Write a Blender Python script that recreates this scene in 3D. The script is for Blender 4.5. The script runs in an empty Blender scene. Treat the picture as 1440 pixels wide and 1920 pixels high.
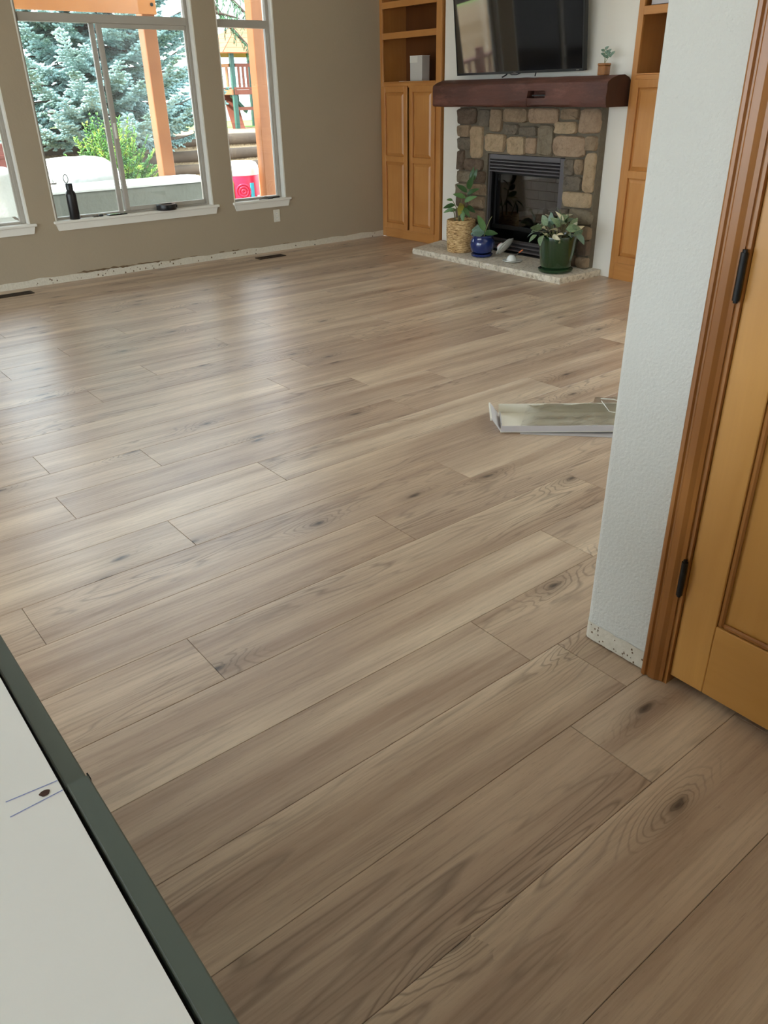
import bpy, bmesh, math, random
import numpy as np
from mathutils import Vector, Matrix, noise

random.seed(7); np.random.seed(7)
S = bpy.context.scene
COL = S.collection

# ------------------------------------------------------------------ camera
cam = bpy.data.objects.new('camera', bpy.data.cameras.new('camera')); COL.objects.link(cam)
Rw = ((0.7813492728, -0.6238303212, -0.0181395770),
      (-0.3075381393, -0.3595754957, -0.8809799973),
      (0.5430594873, 0.6939316921, -0.4728056683))          # rows: camera right, down, forward
M = Matrix(((Rw[0][0], -Rw[1][0], -Rw[2][0], -5.6457),
            (Rw[0][1], -Rw[1][1], -Rw[2][1], -7.1261),
            (Rw[0][2], -Rw[1][2], -Rw[2][2], 1.4), (0, 0, 0, 1)))
cam.matrix_world = M
cam.data.sensor_fit = 'HORIZONTAL'; cam.data.sensor_width = 36; cam.data.lens = 36.712
cam.data.clip_start = 0.02; cam.data.clip_end = 200
S.camera = cam

# ------------------------------------------------------------------ light
SKY = 1.5; SUN = 3.0; EXPO = 2.18
w = bpy.data.worlds.new('sky'); S.world = w; w.use_nodes = True
bg = w.node_tree.nodes['Background']
bg.inputs[0].default_value = (0.80, 0.92, 1.0, 1); bg.inputs[1].default_value = SKY
sun = bpy.data.objects.new('sun', bpy.data.lights.new('sun', 'SUN')); COL.objects.link(sun)
sun.data.energy = SUN; sun.data.angle = math.radians(4); sun.data.color = (1, 0.95, 0.87)
sun.rotation_euler = Vector((0.62, -0.03, -0.78)).to_track_quat('-Z', 'Y').to_euler()
S.view_settings.view_transform = 'Standard'; S.view_settings.look = 'None'
S.view_settings.exposure = EXPO; S.view_settings.gamma = 1
S.view_settings.use_curve_mapping = False
S.cycles.max_bounces = 10; S.cycles.diffuse_bounces = 6
S.cycles.transparent_max_bounces = 16
S.cycles.sample_clamp_indirect = 6

# ------------------------------------------------------------------ materials
def lin(c):
    return tuple(((v / 255) / 12.92 if v / 255 <= 0.04045 else ((v / 255 + 0.055) / 1.055) ** 2.4) for v in c)
MATS = {}
class NT:
    def __init__(s, name):
        s.m = bpy.data.materials.new(name); s.m.use_nodes = True
        s.t = s.m.node_tree; s.b = s.t.nodes['Principled BSDF']; MATS[name] = s.m
    def n(s, typ, ins=None, **kw):
        nd = s.t.nodes.new(typ)
        for k, v in kw.items(): setattr(nd, k, v)
        for k, v in (ins or {}).items():
            if isinstance(v, bpy.types.NodeSocket): s.t.links.new(v, nd.inputs[k])
            else: nd.inputs[k].default_value = v
        return nd
    def link(s, a, b): s.t.links.new(a, b)
    def math(s, op, a, b=0.0, c=None):
        i = {0: a, 1: b}
        if c is not None: i[2] = c
        return s.n('ShaderNodeMath', i, operation=op).outputs[0]
    def ramp(s, fac, stops):
        r = s.n('ShaderNodeValToRGB', {0: fac}); e = r.color_ramp.elements
        while len(e) < len(stops): e.new(0.5)
        for k, (p, c) in enumerate(stops):
            e[k].position = p; e[k].color = (*c, 1) if len(c) == 3 else c
        return r.outputs[0]
    def mix(s, f, a, b, mode='MIX'):
        nd = s.n('ShaderNodeMix', data_type='RGBA', blend_type=mode)
        for k, v in ((0, f), (6, a), (7, b)):
            if isinstance(v, bpy.types.NodeSocket): s.t.links.new(v, nd.inputs[k])
            else: nd.inputs[k].default_value = v if not isinstance(v, tuple) else (*v, 1)[:4]
        return nd.outputs[2]
    def bump(s, h, strength=0.3, dist=0.01):
        nd = s.n('ShaderNodeBump', {'Height': h, 'Strength': strength, 'Distance': dist})
        s.link(nd.outputs[0], s.b.inputs['Normal'])
    def coords(s, scale, rnd=False, kind='Object'):
        o = s.n('ShaderNodeTexCoord').outputs[kind]
        if rnd:
            r = s.n('ShaderNodeObjectInfo').outputs['Random']
            c = s.n('ShaderNodeCombineXYZ', {0: s.math('MULTIPLY', r, 91.0), 1: s.math('MULTIPLY', r, 57.0), 2: s.math('MULTIPLY', r, 33.0)})
            o = s.n('ShaderNodeVectorMath', {0: o, 1: c.outputs[0]}, operation='ADD').outputs[0]
        return s.n('ShaderNodeMapping', {0: o, 3: scale}).outputs[0]
    def noise(s, vec, scale=1.0, detail=3.0, rough=0.55, dist=0.0):
        return s.n('ShaderNodeTexNoise', {'Vector': vec, 'Scale': scale, 'Detail': detail, 'Roughness': rough, 'Distortion': dist}).outputs[0]
    def set(s, **kw):
        for k, v in kw.items():
            sock = s.b.inputs[k.replace('_', ' ')]
            if isinstance(v, bpy.types.NodeSocket): s.link(v, sock)
            else: sock.default_value = (*v, 1) if isinstance(v, tuple) and len(v) == 3 else v
        return s

def simple(name, rgb, rough=0.5, metal=0.0, var=0.12, scale=6.0, bump=0.0, bscale=40.0, spec=0.5, coat=0.0, stretch=(1, 1, 1), bdist=0.004):
    t = NT(name); c = lin(rgb)
    n = t.noise(t.coords(stretch), scale, 4)
    col = t.mix(n, tuple(v * (1 - var) for v in c), tuple(min(1, v * (1 + var)) for v in c))
    t.set(Base_Color=col, Roughness=rough, Metallic=metal, Specular_IOR_Level=spec, Coat_Weight=coat)
    if bump: t.bump(t.noise(t.coords(stretch), bscale, 3), bump, bdist)
    return t

def wood(name, light, dark, axis='z', rough=0.35, rings=7.0, coat=0.2, rnd=True, knots=False):
    t = NT(name)
    sc = {'x': (0.8, 9, 9), 'y': (9, 0.8, 9), 'z': (9, 9, 0.8)}[axis]
    fc = {'x': (5, 150, 150), 'y': (150, 5, 150), 'z': (150, 150, 5)}[axis]
    n = t.noise(t.coords(sc, rnd), 1.0, 3, 0.5, 0.3)
    f = t.math('PINGPONG', t.math('MULTIPLY', n, rings), 0.5)
    g = t.noise(t.coords(fc, rnd), 1.0, 3)
    a, b = lin(light), lin(dark)
    col = t.mix(t.math('MULTIPLY', f, 0.55), a, b)
    col = t.mix(t.math('MULTIPLY', g, 0.5), col, tuple(v * 0.75 for v in a))
    col = t.mix(t.noise(t.coords((2.5, 2.5, 2.5), rnd), 1.0, 2), col, tuple(v * 0.85 for v in b), 'MIX')
    t.set(Base_Color=col, Roughness=rough, Coat_Weight=coat, Coat_Roughness=0.2)
    t.bump(g, 0.08, 0.002)
    return t

def plank_mat():
    t = NT('laminate_oak')
    N = t.noise(t.coords((0.7, 7.5, 1), True), 1.0, 2.5, 0.5, 0.3)
    wob = t.noise(t.coords((9, 30, 1), True), 1.0, 2)
    kv = t.coords((1.9, 5.6, 1), True)
    kv = t.n('ShaderNodeVectorMath', {0: kv, 1: t.n('ShaderNodeCombineXYZ', {0: t.math('MULTIPLY', wob, 0.14), 1: t.math('MULTIPLY', wob, 0.10)}).outputs[0]}, operation='ADD').outputs[0]
    knot = t.n('ShaderNodeTexVoronoi', {'Vector': kv, 'Scale': 1.0}, voronoi_dimensions='2D')
    kd = knot.outputs['Distance']
    kc = t.n('ShaderNodeSeparateColor', {0: knot.outputs['Color']})
    sel = t.math('GREATER_THAN', kc.outputs[0], 0.74)
    near = t.math('MULTIPLY', t.n('ShaderNodeMapRange', {0: kd, 1: 0.0, 2: 0.45, 3: 1.0, 4: 0.0}).outputs[0], sel)
    field = t.math('ADD', N, t.math('MULTIPLY', t.math('POWER', near, 1.6), 0.34))
    rings = t.math('PINGPONG', t.math('MULTIPLY', field, 19.0), 0.5)
    thin = t.n('ShaderNodeMapRange', {0: rings, 1: 0.0, 2: 0.2, 3: 1.0, 4: 0.0}).outputs[0]
    zone = t.n('ShaderNodeMapRange', {0: t.math('ADD', t.noise(t.coords((0.8, 3.4, 1), True), 1.0, 2), t.math('MULTIPLY', near, 0.16)), 1: 0.47, 2: 0.64}).outputs[0]
    fine = t.noise(t.coords((5, 120, 1), True), 1.0, 5, 0.65)
    pores = t.noise(t.coords((26, 260, 1), True), 1.0, 3, 0.6)
    broad = t.noise(t.coords((0.5, 8.0, 1), True), 1.0, 4, 0.6)
    patch = t.noise(t.coords((1.1, 2.2, 1), True), 1.0, 3)
    core = t.math('MULTIPLY', t.n('ShaderNodeMapRange', {0: kd, 1: 0.015, 2: 0.085, 3: 1.0, 4: 0.0}).outputs[0], sel)
    halo = t.math('MULTIPLY', t.n('ShaderNodeMapRange', {0: kd, 1: 0.03, 2: 0.26, 3: 1.0, 4: 0.0}).outputs[0], sel)
    a, b = lin((221, 201, 176)), lin((170, 145, 124))
    col = t.mix(t.n('ShaderNodeMapRange', {0: broad, 1: 0.32, 2: 0.66}).outputs[0], b, a)
    col = t.mix(t.n('ShaderNodeMapRange', {0: patch, 1: 0.45, 2: 0.75, 3: 0.0, 4: 0.5}).outputs[0], col, lin((156, 134, 121)))
    col = t.mix(t.math('MULTIPLY', t.math('MULTIPLY', thin, zone), 0.55), col, lin((92, 74, 64)))
    col = t.mix(t.n('ShaderNodeMapRange', {0: fine, 1: 0.45, 2: 0.8, 3: 0.0, 4: 0.42}).outputs[0], col, lin((118, 97, 78)))
    col = t.mix(t.n('ShaderNodeMapRange', {0: pores, 1: 0.6, 2: 0.75, 3: 0.0, 4: 0.3}).outputs[0], col, lin((104, 84, 68)))
    col = t.mix(t.math('MULTIPLY', halo, 0.35), col, lin((108, 90, 78)))
    col = t.mix(t.math('MULTIPLY', core, 0.85), col, lin((58, 47, 43)))
    r = t.n('ShaderNodeObjectInfo').outputs['Random']
    tint = t.ramp(r, [(0.0, (0.86, 0.81, 0.79)), (0.3, (1.0, 0.98, 0.96)), (0.5, (0.91, 0.87, 0.85)), (0.75, (1.04, 1.03, 1.02)), (1.0, (0.94, 0.93, 0.93))])
    col = t.mix(1.0, col, tint, 'MULTIPLY')
    rough = t.n('ShaderNodeMapRange', {0: fine, 1: 0.3, 2: 0.8, 3: 0.27, 4: 0.42}).outputs[0]
    t.set(Base_Color=col, Roughness=rough, Specular_IOR_Level=0.5)
    t.bump(t.math('ADD', t.math('ADD', fine, t.math('MULTIPLY', pores, -0.5)), t.math('MULTIPLY', thin, -0.3)), 0.12, 0.002)
plank_mat()

def plaster(name, rgb, strength=0.35, scale=75.0):
    t = NT(name); c = lin(rgb)
    n1 = t.noise(t.coords((1, 1, 1)), scale, 3, 0.55)
    n2 = t.noise(t.coords((1, 1, 1)), 1.6, 3)
    col = t.mix(n2, tuple(v * 0.96 for v in c), tuple(min(1, v * 1.04) for v in c))
    t.set(Base_Color=col, Roughness=0.72, Specular_IOR_Level=0.3)
    t.bump(n1, strength, 0.006)
plaster('wall_tan', (170, 156, 135), 0.15, 60)  # window wall colour, darker and tanner than the cream walls
plaster('paint_cream', (236, 232, 222), 0.22, 60)
plaster('paint_hall', (208, 208, 202), 0.5, 120)
plaster('ceiling_white', (238, 236, 230), 0.2, 60)
def scar():
    t = NT('bare_plaster')
    n = t.noise(t.coords((1, 1, 1)), 55, 4)
    sp = t.n('ShaderNodeTexVoronoi', {'Vector': t.coords((1, 1, 1)), 'Scale': 34.0})
    cell = t.n('ShaderNodeSeparateColor', {0: sp.outputs['Color']}).outputs[0]
    spot = t.math('MULTIPLY', t.math('LESS_THAN', sp.outputs['Distance'], 0.24), t.math('GREATER_THAN', cell, 0.9))
    col = t.mix(n, lin((196, 188, 170)), lin((226, 220, 206)))
    col = t.mix(spot, col, lin((92, 80, 62)))
    t.set(Base_Color=col, Roughness=0.85); t.bump(n, 0.6, 0.006)
scar()
simple('torn_paper', (112, 92, 68), 0.9, var=0.35, scale=60)
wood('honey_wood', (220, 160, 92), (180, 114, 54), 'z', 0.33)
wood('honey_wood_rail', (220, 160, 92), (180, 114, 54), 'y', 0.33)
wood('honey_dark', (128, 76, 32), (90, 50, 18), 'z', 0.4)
wood('pine_door', (222, 166, 90), (184, 126, 56), 'z', 0.32, 5)
wood('pine_door_rail', (222, 166, 90), (184, 126, 56), 'y', 0.32, 5)
wood('casing_wood', (192, 130, 64), (132, 78, 32), 'z', 0.3, 6)
wood('mantel_wood', (122, 72, 56), (56, 30, 24), 'y', 0.58, 9, 0.0)
t = wood('mantel_beam', (122, 72, 56), (56, 30, 24), 'y', 0.6, 9, 0.0)
old = t.b.inputs['Base Color'].links[0].from_socket
w1 = t.n('ShaderNodeMapRange', {0: t.noise(t.coords((7, 3, 9)), 1.0, 6, 0.7), 1: 0.52, 2: 0.72, 3: 0.0, 4: 0.45}).outputs[0]
t.set(Base_Color=t.mix(w1, old, lin((150, 100, 84))))
t.bump(t.noise(t.coords((30, 7, 40)), 1.0, 6, 0.7), 0.7, 0.012)
wood('mantel_end', (78, 44, 28), (46, 24, 16), 'z', 0.5, 9, 0.0)
wood('cedar', (162, 104, 58), (126, 72, 36), 'z', 0.6, 5, 0)
wood('cedar_beam', (196, 130, 68), (164, 98, 44), 'x', 0.6, 5, 0)
wood('timber_log', (116, 98, 80), (70, 56, 46), 'x', 0.9, 12, 0)
wood('play_wood', (132, 74, 52), (98, 50, 36), 'z', 0.7, 5, 0)
wood('play_roof_sun_side', (176, 112, 72), (150, 90, 56), 'x', 0.7, 5, 0)  # orange roof wood, also puts sunlight into the tower's left-side boards
wood('red_deck', (140, 78, 66), (108, 58, 50), 'x', 0.7, 5, 0)
simple('vinyl_white', (172, 166, 156), 0.35, var=0.03)
simple('trim_white', (236, 234, 226), 0.4, var=0.03)
simple('outlet_white', (226, 222, 210), 0.35, var=0.03)
simple('black_metal', (22, 21, 21), 0.42, 0.3, bump=0.05)
simple('black_plastic', (18, 18, 20), 0.35, bump=0.03)
simple('charcoal_metal', (104, 100, 102), 0.38, 0.55, var=0.1)
simple('grey_metal', (120, 114, 108), 0.4, 0.7)
simple('screen_black', (13, 13, 16), 0.05, 0.0, spec=1.0, var=0.02, coat=1.0)
simple('vent_brown', (58, 44, 34), 0.5, 0.3)
simple('firebrick', (158, 155, 150), 0.9, var=0.35, scale=25, bump=0.5)
simple('log_ceramic', (70, 60, 52), 0.9, var=0.4, scale=18, bump=0.6)
simple('mortar', (112, 102, 86), 0.95, var=0.25, scale=22, bump=0.7, bscale=60, bdist=0.01)
for i, c in enumerate([(128, 110, 94), (136, 126, 112), (176, 154, 128), (196, 170, 144), (208, 184, 152), (158, 146, 126)]):
    t = NT('stone_%s' % 'abcdef'[i]); cc = lin(c)
    n = t.noise(t.coords((1, 1, 1), True), 14, 5, 0.65); n2 = t.noise(t.coords((1, 1, 1), True), 4, 3)
    col = t.ramp(n, [(0.28, tuple(v * 0.45 for v in cc)), (0.45, tuple(v * 0.88 for v in cc)), (0.75, tuple(min(1, v * 1.15) for v in cc))])
    col = t.mix(t.math('MULTIPLY', n2, 0.5), col, tuple(v * f for v, f in zip(cc, (0.95, 0.8, 0.62))))
    t.set(Base_Color=col, Roughness=0.92); t.bump(t.noise(t.coords((1, 1, 1), True), 26, 8, 0.75), 1.0, 0.03)
t = NT('hearth_stone')
n = t.noise(t.coords((1, 1, 1)), 38, 5, 0.7)
t.set(Base_Color=t.ramp(n, [(0.3, lin((150, 138, 122))), (0.48, lin((222, 212, 196))), (0.8, lin((242, 236, 224)))]), Roughness=0.9)
t.bump(n, 0.7, 0.01)
t = NT('hearth_edge')
n = t.noise(t.coords((1, 1, 1)), 26, 5, 0.7)
t.set(Base_Color=t.ramp(n, [(0.3, lin((176, 162, 138))), (0.5, lin((240, 230, 210))), (0.8, lin((250, 244, 230)))]), Roughness=0.9)
t.bump(n, 1.0, 0.03)
def wicker():
    t = NT('wicker')
    n = t.noise(t.coords((30, 30, 120)), 1.0, 4)
    col = t.ramp(n, [(0.3, lin((96, 66, 36))), (0.48, lin((196, 158, 106))), (0.7, lin((240, 214, 164)))])
    t.set(Base_Color=col, Roughness=0.8); t.bump(n, 0.8, 0.006)
wicker()
simple('blue_glaze', (24, 44, 104), 0.12, var=0.25, scale=5, coat=0.6)
simple('green_glaze', (26, 58, 30), 0.14, var=0.45, scale=4, coat=0.6, stretch=(3, 3, 0.6))
simple('porcelain', (232, 234, 230), 0.18, coat=0.4, var=0.03)
simple('soil', (40, 30, 24), 0.95, var=0.4, scale=60, bump=0.8)
simple('leaf_dark', (50, 84, 40), 0.35, var=0.3, scale=14)
simple('leaf_mid', (84, 122, 66), 0.4, var=0.3, scale=12)
simple('leaf_yellow', (150, 140, 60), 0.4, var=0.2, scale=12)
simple('leaf_cream', (226, 220, 190), 0.45, var=0.12, scale=12)
simple('leaf_grey', (104, 130, 112), 0.35, var=0.3, scale=12)
t = NT('leaf_variegated')
n = t.noise(t.coords((1, 1, 1), True), 42, 4, 0.6)
t.set(Base_Color=t.ramp(n, [(0.38, lin((44, 74, 44))), (0.5, lin((92, 122, 84))), (0.62, lin((190, 200, 160)))]), Roughness=0.4)
simple('stem', (126, 124, 84), 0.6)
simple('amber_glass', (150, 96, 46), 0.25, var=0.25, scale=30, coat=0.4)
simple('orange_wood', (206, 118, 70), 0.5)
simple('red_print', (196, 96, 74), 0.3)
simple('blue_print', (110, 138, 176), 0.3)
simple('white_box', (206, 204, 198), 0.4, var=0.03)
simple('white_box_top', (232, 230, 222), 0.35, var=0.03)
simple('cardboard_white', (232, 227, 212), 0.7, var=0.06)
simple('cardboard_grey', (196, 192, 194), 0.7, var=0.06)
simple('cabinet_green', (86, 98, 92), 0.4, var=0.05)
simple('island_white', (242, 245, 246), 0.55, var=0.02)
simple('pen_blue', (132, 146, 204), 0.7, var=0.1)
simple('hole_brown', (70, 46, 38), 0.9, var=0.5, scale=300)
simple('gap_black', (6, 6, 6), 0.9)
simple('cover_white', (206, 212, 210), 0.6, var=0.06, scale=3, bump=0.5, bscale=7, bdist=0.03)
simple('cover_grey_shaded', (116, 122, 116), 0.6, var=0.10, scale=5, bump=0.6, bscale=9, bdist=0.03)  # cover grey, darkened to carry the shade on the table's front
simple('toy_red', (222, 48, 84), 0.35, var=0.05)
simple('toy_white', (240, 240, 240), 0.35, var=0.02)
simple('toy_cyan', (70, 190, 214), 0.35, var=0.05)
simple('toy_lime', (176, 206, 90), 0.35, var=0.05)
simple('play_green', (20, 74, 62), 0.4, var=0.08)
simple('siding', (196, 192, 204), 0.7, var=0.04)
simple('grass_green', (120, 168, 70), 0.9, var=0.3, scale=20, bump=0.6)
simple('patio_stone', (150, 148, 142), 0.9, var=0.15, scale=8, bump=0.4)
t = NT('wood_chips')
n = t.noise(t.coords((1, 1, 1)), 28, 5, 0.75)
t.set(Base_Color=t.ramp(n, [(0.32, lin((84, 66, 50))), (0.5, lin((176, 146, 108))), (0.72, lin((226, 202, 164)))]), Roughness=0.95)
t.bump(n, 1.0, 0.05)
simple('bark', (84, 70, 60), 0.95, var=0.4, scale=14, bump=0.8)
t = NT('spruce_needles')
n = t.noise(t.coords((1, 1, 1)), 2.4, 4)
t.set(Base_Color=t.ramp(n, [(0.35, lin((92, 118, 102))), (0.5, lin((134, 166, 164))), (0.7, lin((166, 198, 198)))]), Roughness=0.75, Specular_IOR_Level=0.2)
t = NT('pine_needles')
n = t.noise(t.coords((1, 1, 1)), 3, 3)
t.set(Base_Color=t.mix(n, lin((58, 96, 70)), lin((104, 140, 104))), Roughness=0.8)
t = NT('bush_green')
n = t.noise(t.coords((1, 1, 1)), 7, 4)
t.set(Base_Color=t.ramp(n, [(0.38, lin((44, 92, 44))), (0.52, lin((84, 136, 52))), (0.7, lin((170, 190, 66)))]), Roughness=0.7)
t = NT('bush_gold')
n = t.noise(t.coords((1, 1, 1)), 7, 4)
t.set(Base_Color=t.ramp(n, [(0.36, lin((120, 130, 40))), (0.6, lin((220, 204, 60)))]), Roughness=0.7)
def glassy(name, tint=(1, 1, 1), spec_rough=0.0, base=0.0):
    m = bpy.data.materials.new(name); m.use_nodes = True; MATS[name] = m
    nt = m.node_tree; nt.nodes.clear()
    out = nt.nodes.new('ShaderNodeOutputMaterial'); tr = nt.nodes.new('ShaderNodeBsdfTransparent')
    gl = nt.nodes.new('ShaderNodeBsdfGlossy'); mx = nt.nodes.new('ShaderNodeMixShader'); fr = nt.nodes.new('ShaderNodeFresnel')
    tr.inputs[0].default_value = (*tint, 1); gl.inputs['Roughness'].default_value = spec_rough; fr.inputs[0].default_value = 1.45
    if base:
        ad = nt.nodes.new('ShaderNodeMath'); ad.operation = 'ADD'; ad.inputs[1].default_value = base
        nt.links.new(fr.outputs[0], ad.inputs[0]); nt.links.new(ad.outputs[0], mx.inputs[0])
    else: nt.links.new(fr.outputs[0], mx.inputs[0])
    nt.links.new(tr.outputs[0], mx.inputs[1]); nt.links.new(gl.outputs[0], mx.inputs[2]); nt.links.new(mx.outputs[0], out.inputs[0])
glassy('window_glass', (0.97, 0.98, 0.98))
glassy('fire_glass', (0.72, 0.72, 0.74), 0.03, 0.05)
glassy('plastic_film', (0.985, 0.985, 0.985), 0.16, 0.03)

# ------------------------------------------------------------------ mesh helpers
LOC = {}
XF = Matrix.Identity(4)
class MB:
    def __init__(s): s.v = []; s.f = []
    def add(s, vs, fs):
        o = len(s.v); s.v += [tuple(v) for v in vs]; s.f += [tuple(i + o for i in f) for f in fs]; return s
    def box(s, x0, x1, y0, y1, z0, z1):
        x0, x1 = min(x0, x1), max(x0, x1); y0, y1 = min(y0, y1), max(y0, y1); z0, z1 = min(z0, z1), max(z0, z1)
        return s.add([(x0, y0, z0), (x1, y0, z0), (x1, y1, z0), (x0, y1, z0), (x0, y0, z1), (x1, y0, z1), (x1, y1, z1), (x0, y1, z1)],
                     [(0, 3, 2, 1), (4, 5, 6, 7), (0, 1, 5, 4), (1, 2, 6, 5), (2, 3, 7, 6), (3, 0, 4, 7)])
    def hexa(s, b, t):
        return s.add(list(b) + list(t), [(0, 3, 2, 1), (4, 5, 6, 7), (0, 1, 5, 4), (1, 2, 6, 5), (2, 3, 7, 6), (3, 0, 4, 7)])
    def tube(s, pts, rad, n=8, cap=True):
        pts = [Vector(p) for p in pts]
        if not hasattr(rad, '__len__'): rad = [rad] * len(pts)
        o = len(s.v); prev = None
        for i, p in enumerate(pts):
            d = (pts[min(i + 1, len(pts) - 1)] - pts[max(i - 1, 0)]).normalized()
            if prev is None:
                u = d.orthogonal().normalized()
            else:
                u = (prev - d * prev.dot(d)).normalized()
            prev = u; vv = d.cross(u)
            for k in range(n):
                a = 2 * math.pi * k / n
                s.v.append(tuple(p + (u * math.cos(a) + vv * math.sin(a)) * rad[i]))
        for i in range(len(pts) - 1):
            for k in range(n):
                k2 = (k + 1) % n
                s.f.append((o + i * n + k, o + i * n + k2, o + (i + 1) * n + k2, o + (i + 1) * n + k))
        if cap:
            s.f.append(tuple(o + k for k in range(n))[::-1]); s.f.append(tuple(o + (len(pts) - 1) * n + k for k in range(n)))
        return s
    def lathe(s, prof, c, n=28, mat=None):
        o = len(s.v); c = Vector(c)
        for r, z in prof:
            for k in range(n):
                a = 2 * math.pi * k / n; p = Vector((r * math.cos(a), r * math.sin(a), z))
                if mat is not None: p = mat @ p
                s.v.append(tuple(c + p))
        for i in range(len(prof) - 1):
            for k in range(n):
                k2 = (k + 1) % n
                s.f.append((o + i * n + k, o + i * n + k2, o + (i + 1) * n + k2, o + (i + 1) * n + k))
        if prof[0][0] > 1e-4: s.f.append(tuple(o + k for k in range(n))[::-1])
        if prof[-1][0] > 1e-4: s.f.append(tuple(o + (len(prof) - 1) * n + k for k in range(n)))
        return s
    def prism_y(s, prof, y0, y1):            # prof: list of (x,z)
        n = len(prof); o = len(s.v)
        s.v += [(x, y0, z) for x, z in prof] + [(x, y1, z) for x, z in prof]
        s.f += [(o + k, o + (k + 1) % n, o + n + (k + 1) % n, o + n + k) for k in range(n)]
        s.f += [tuple(o + k for k in range(n))[::-1], tuple(o + n + k for k in range(n))]
        return s

def finish(me, smooth, bevel, fixn=True):
    bm = bmesh.new(); bm.from_mesh(me)
    if fixn: bmesh.ops.recalc_face_normals(bm, faces=bm.faces)
    if bevel:
        ed = [e for e in bm.edges if e.is_manifold and e.calc_face_angle(0) > 0.6]
        bmesh.ops.bevel(bm, geom=ed, offset=bevel, segments=1, affect='EDGES', clamp_overlap=True)
    bm.to_mesh(me); bm.free()
    if smooth:
        me.shade_smooth() if hasattr(me, 'shade_smooth') else None
        for p in me.polygons: p.use_smooth = True
        if smooth != True:
            try: me.set_sharp_from_angle(angle=math.radians(smooth))
            except Exception: pass

def build(mb, name, mat, parent=None, smooth=False, bevel=0, fixn=True):
    vs = [XF @ Vector(v) for v in mb.v]
    lo = Vector((min(v[i] for v in vs) for i in range(3))); hi = Vector((max(v[i] for v in vs) for i in range(3)))
    org = Vector(((lo.x + hi.x) / 2, (lo.y + hi.y) / 2, lo.z))
    me = bpy.data.meshes.new(name); me.from_pydata([tuple(v - org) for v in vs], [], mb.f); me.update()
    finish(me, smooth, bevel, fixn)
    me.materials.append(MATS[mat])
    o = bpy.data.objects.new(name, me); COL.objects.link(o); LOC[o] = org
    if parent is not None:
        o.parent = parent; o.location = org - LOC[parent]
    else: o.location = org
    return o

def thing(name, loc, label=None, cat=None, group=None, kind=None):
    o = bpy.data.objects.new(name, None); COL.objects.link(o); o.empty_display_size = 0.1
    l = XF @ Vector(loc); o.location = l; LOC[o] = l
    return tag(o, label, cat, group, kind)
def tag(o, label=None, cat=None, group=None, kind=None):
    if label: o['label'] = label
    if cat: o['category'] = cat
    if group: o['group'] = group
    if kind: o['kind'] = kind
    return o
def struct(o): o['kind'] = 'structure'; return o
def bx(*a): return MB().box(*a)

# ================================================================== SETTING
H = 4.2
# floor: subfloor + planks
floor = struct(build(bx(-9.5, 0.45, -10.5, 0.0, -0.10, -0.0125), 'floor', 'mortar'))
floor['label'] = 'greyed oak plank floor of the living room'
PW, PL = 0.2366, 1.71
J = {-2: -5.6, -1: -5.75, 0: -4.387, 1: -4.158, 2: -4.272, 3: -3.695, 4: -4.966, 5: -4.08, 6: -5.294, 7: -4.697, 8: -4.17, 9: -4.955, 10: -4.503, 12: -3.55, 13: -1.543,
     14: -4.395, 15: -3.991, 16: -3.385, 17: -4.657, 18: -4.242, 19: -3.776, 20: -3.15, 21: -4.427, 22: -4.072}
def plank_mesh(L, W):
    b, z0 = 0.0011, -0.012
    hx, hy = L / 2 - 0.0005, W / 2 - 0.0005
    v = [(sx * hx, sy * hy, z) for z in (z0, -b) for sx, sy in ((-1, -1), (1, -1), (1, 1), (-1, 1))] + [(sx * (hx - b), sy * (hy - b), 0) for sx, sy in ((-1, -1), (1, -1), (1, 1), (-1, 1))]
    f = [(8, 9, 10, 11)] + [(a + k, a + (k + 1) % 4, a + 4 + (k + 1) % 4, a + 4 + k) for a in (0, 4) for k in range(4)]
    me = bpy.data.meshes.new('plank'); me.from_pydata(v, [], f); me.update(); me.materials.append(MATS['laminate_oak']); return me
cache = {}
XMIN, XMAX = -7.6, 0.0
for r in range(-9, 28):
    y0 = -6.49 + PW * r; y1 = min(y0 + PW, 0.0)
    if y1 - y0 < 0.02: continue
    j = J.get(r, -4.0 + random.uniform(-0.85, 0.85))
    while j - PL > XMIN: j -= PL
    xs = [XMIN]; x = j
    while x < XMAX - 0.05:
        if x > XMIN + 0.05: xs.append(x)
        x += PL
    xs.append(XMAX)
    for a, b in zip(xs, xs[1:]):
        key = (round(b - a, 3), round(y1 - y0, 3))
        if key not in cache: cache[key] = plank_mesh(b - a, y1 - y0)
        o = bpy.data.objects.new('plank', cache[key]); COL.objects.link(o); o.parent = floor
        o.location = Vector(((a + b) / 2, (y0 + y1) / 2, 0.0)) - LOC[floor]

ceiling = struct(build(bx(-9.5, 0.45, -10.5, 0.15, H, H + 0.1), 'ceiling', 'ceiling_white'))

struct(build(bx(-9.5, -3.0, -10.5, -5.75, 2.42, 2.55), 'ceiling_added_soffit', 'ceiling_white'))  # unseen lowered ceiling, added to darken the floor near the camera

# window wall (y = 0 .. 0.15) with three openings
WZ0, WZ1 = 0.475, 3.9
WINS = [(-4.30, -3.695), (-3.49, -2.02), (-1.803, -1.22)]
mb = MB(); xs = [-9.5] + [x for p in WINS for x in p] + [0.45]
for i in range(0, len(xs), 2): mb.box(xs[i], xs[i + 1], 0, 0.15, 0, H)
for a, b in WINS: mb.box(a, b, 0, 0.15, 0, WZ0); mb.box(a, b, 0, 0.15, WZ1, H)
wall_back = struct(build(mb, 'wall_back', 'wall_tan'))

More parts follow.
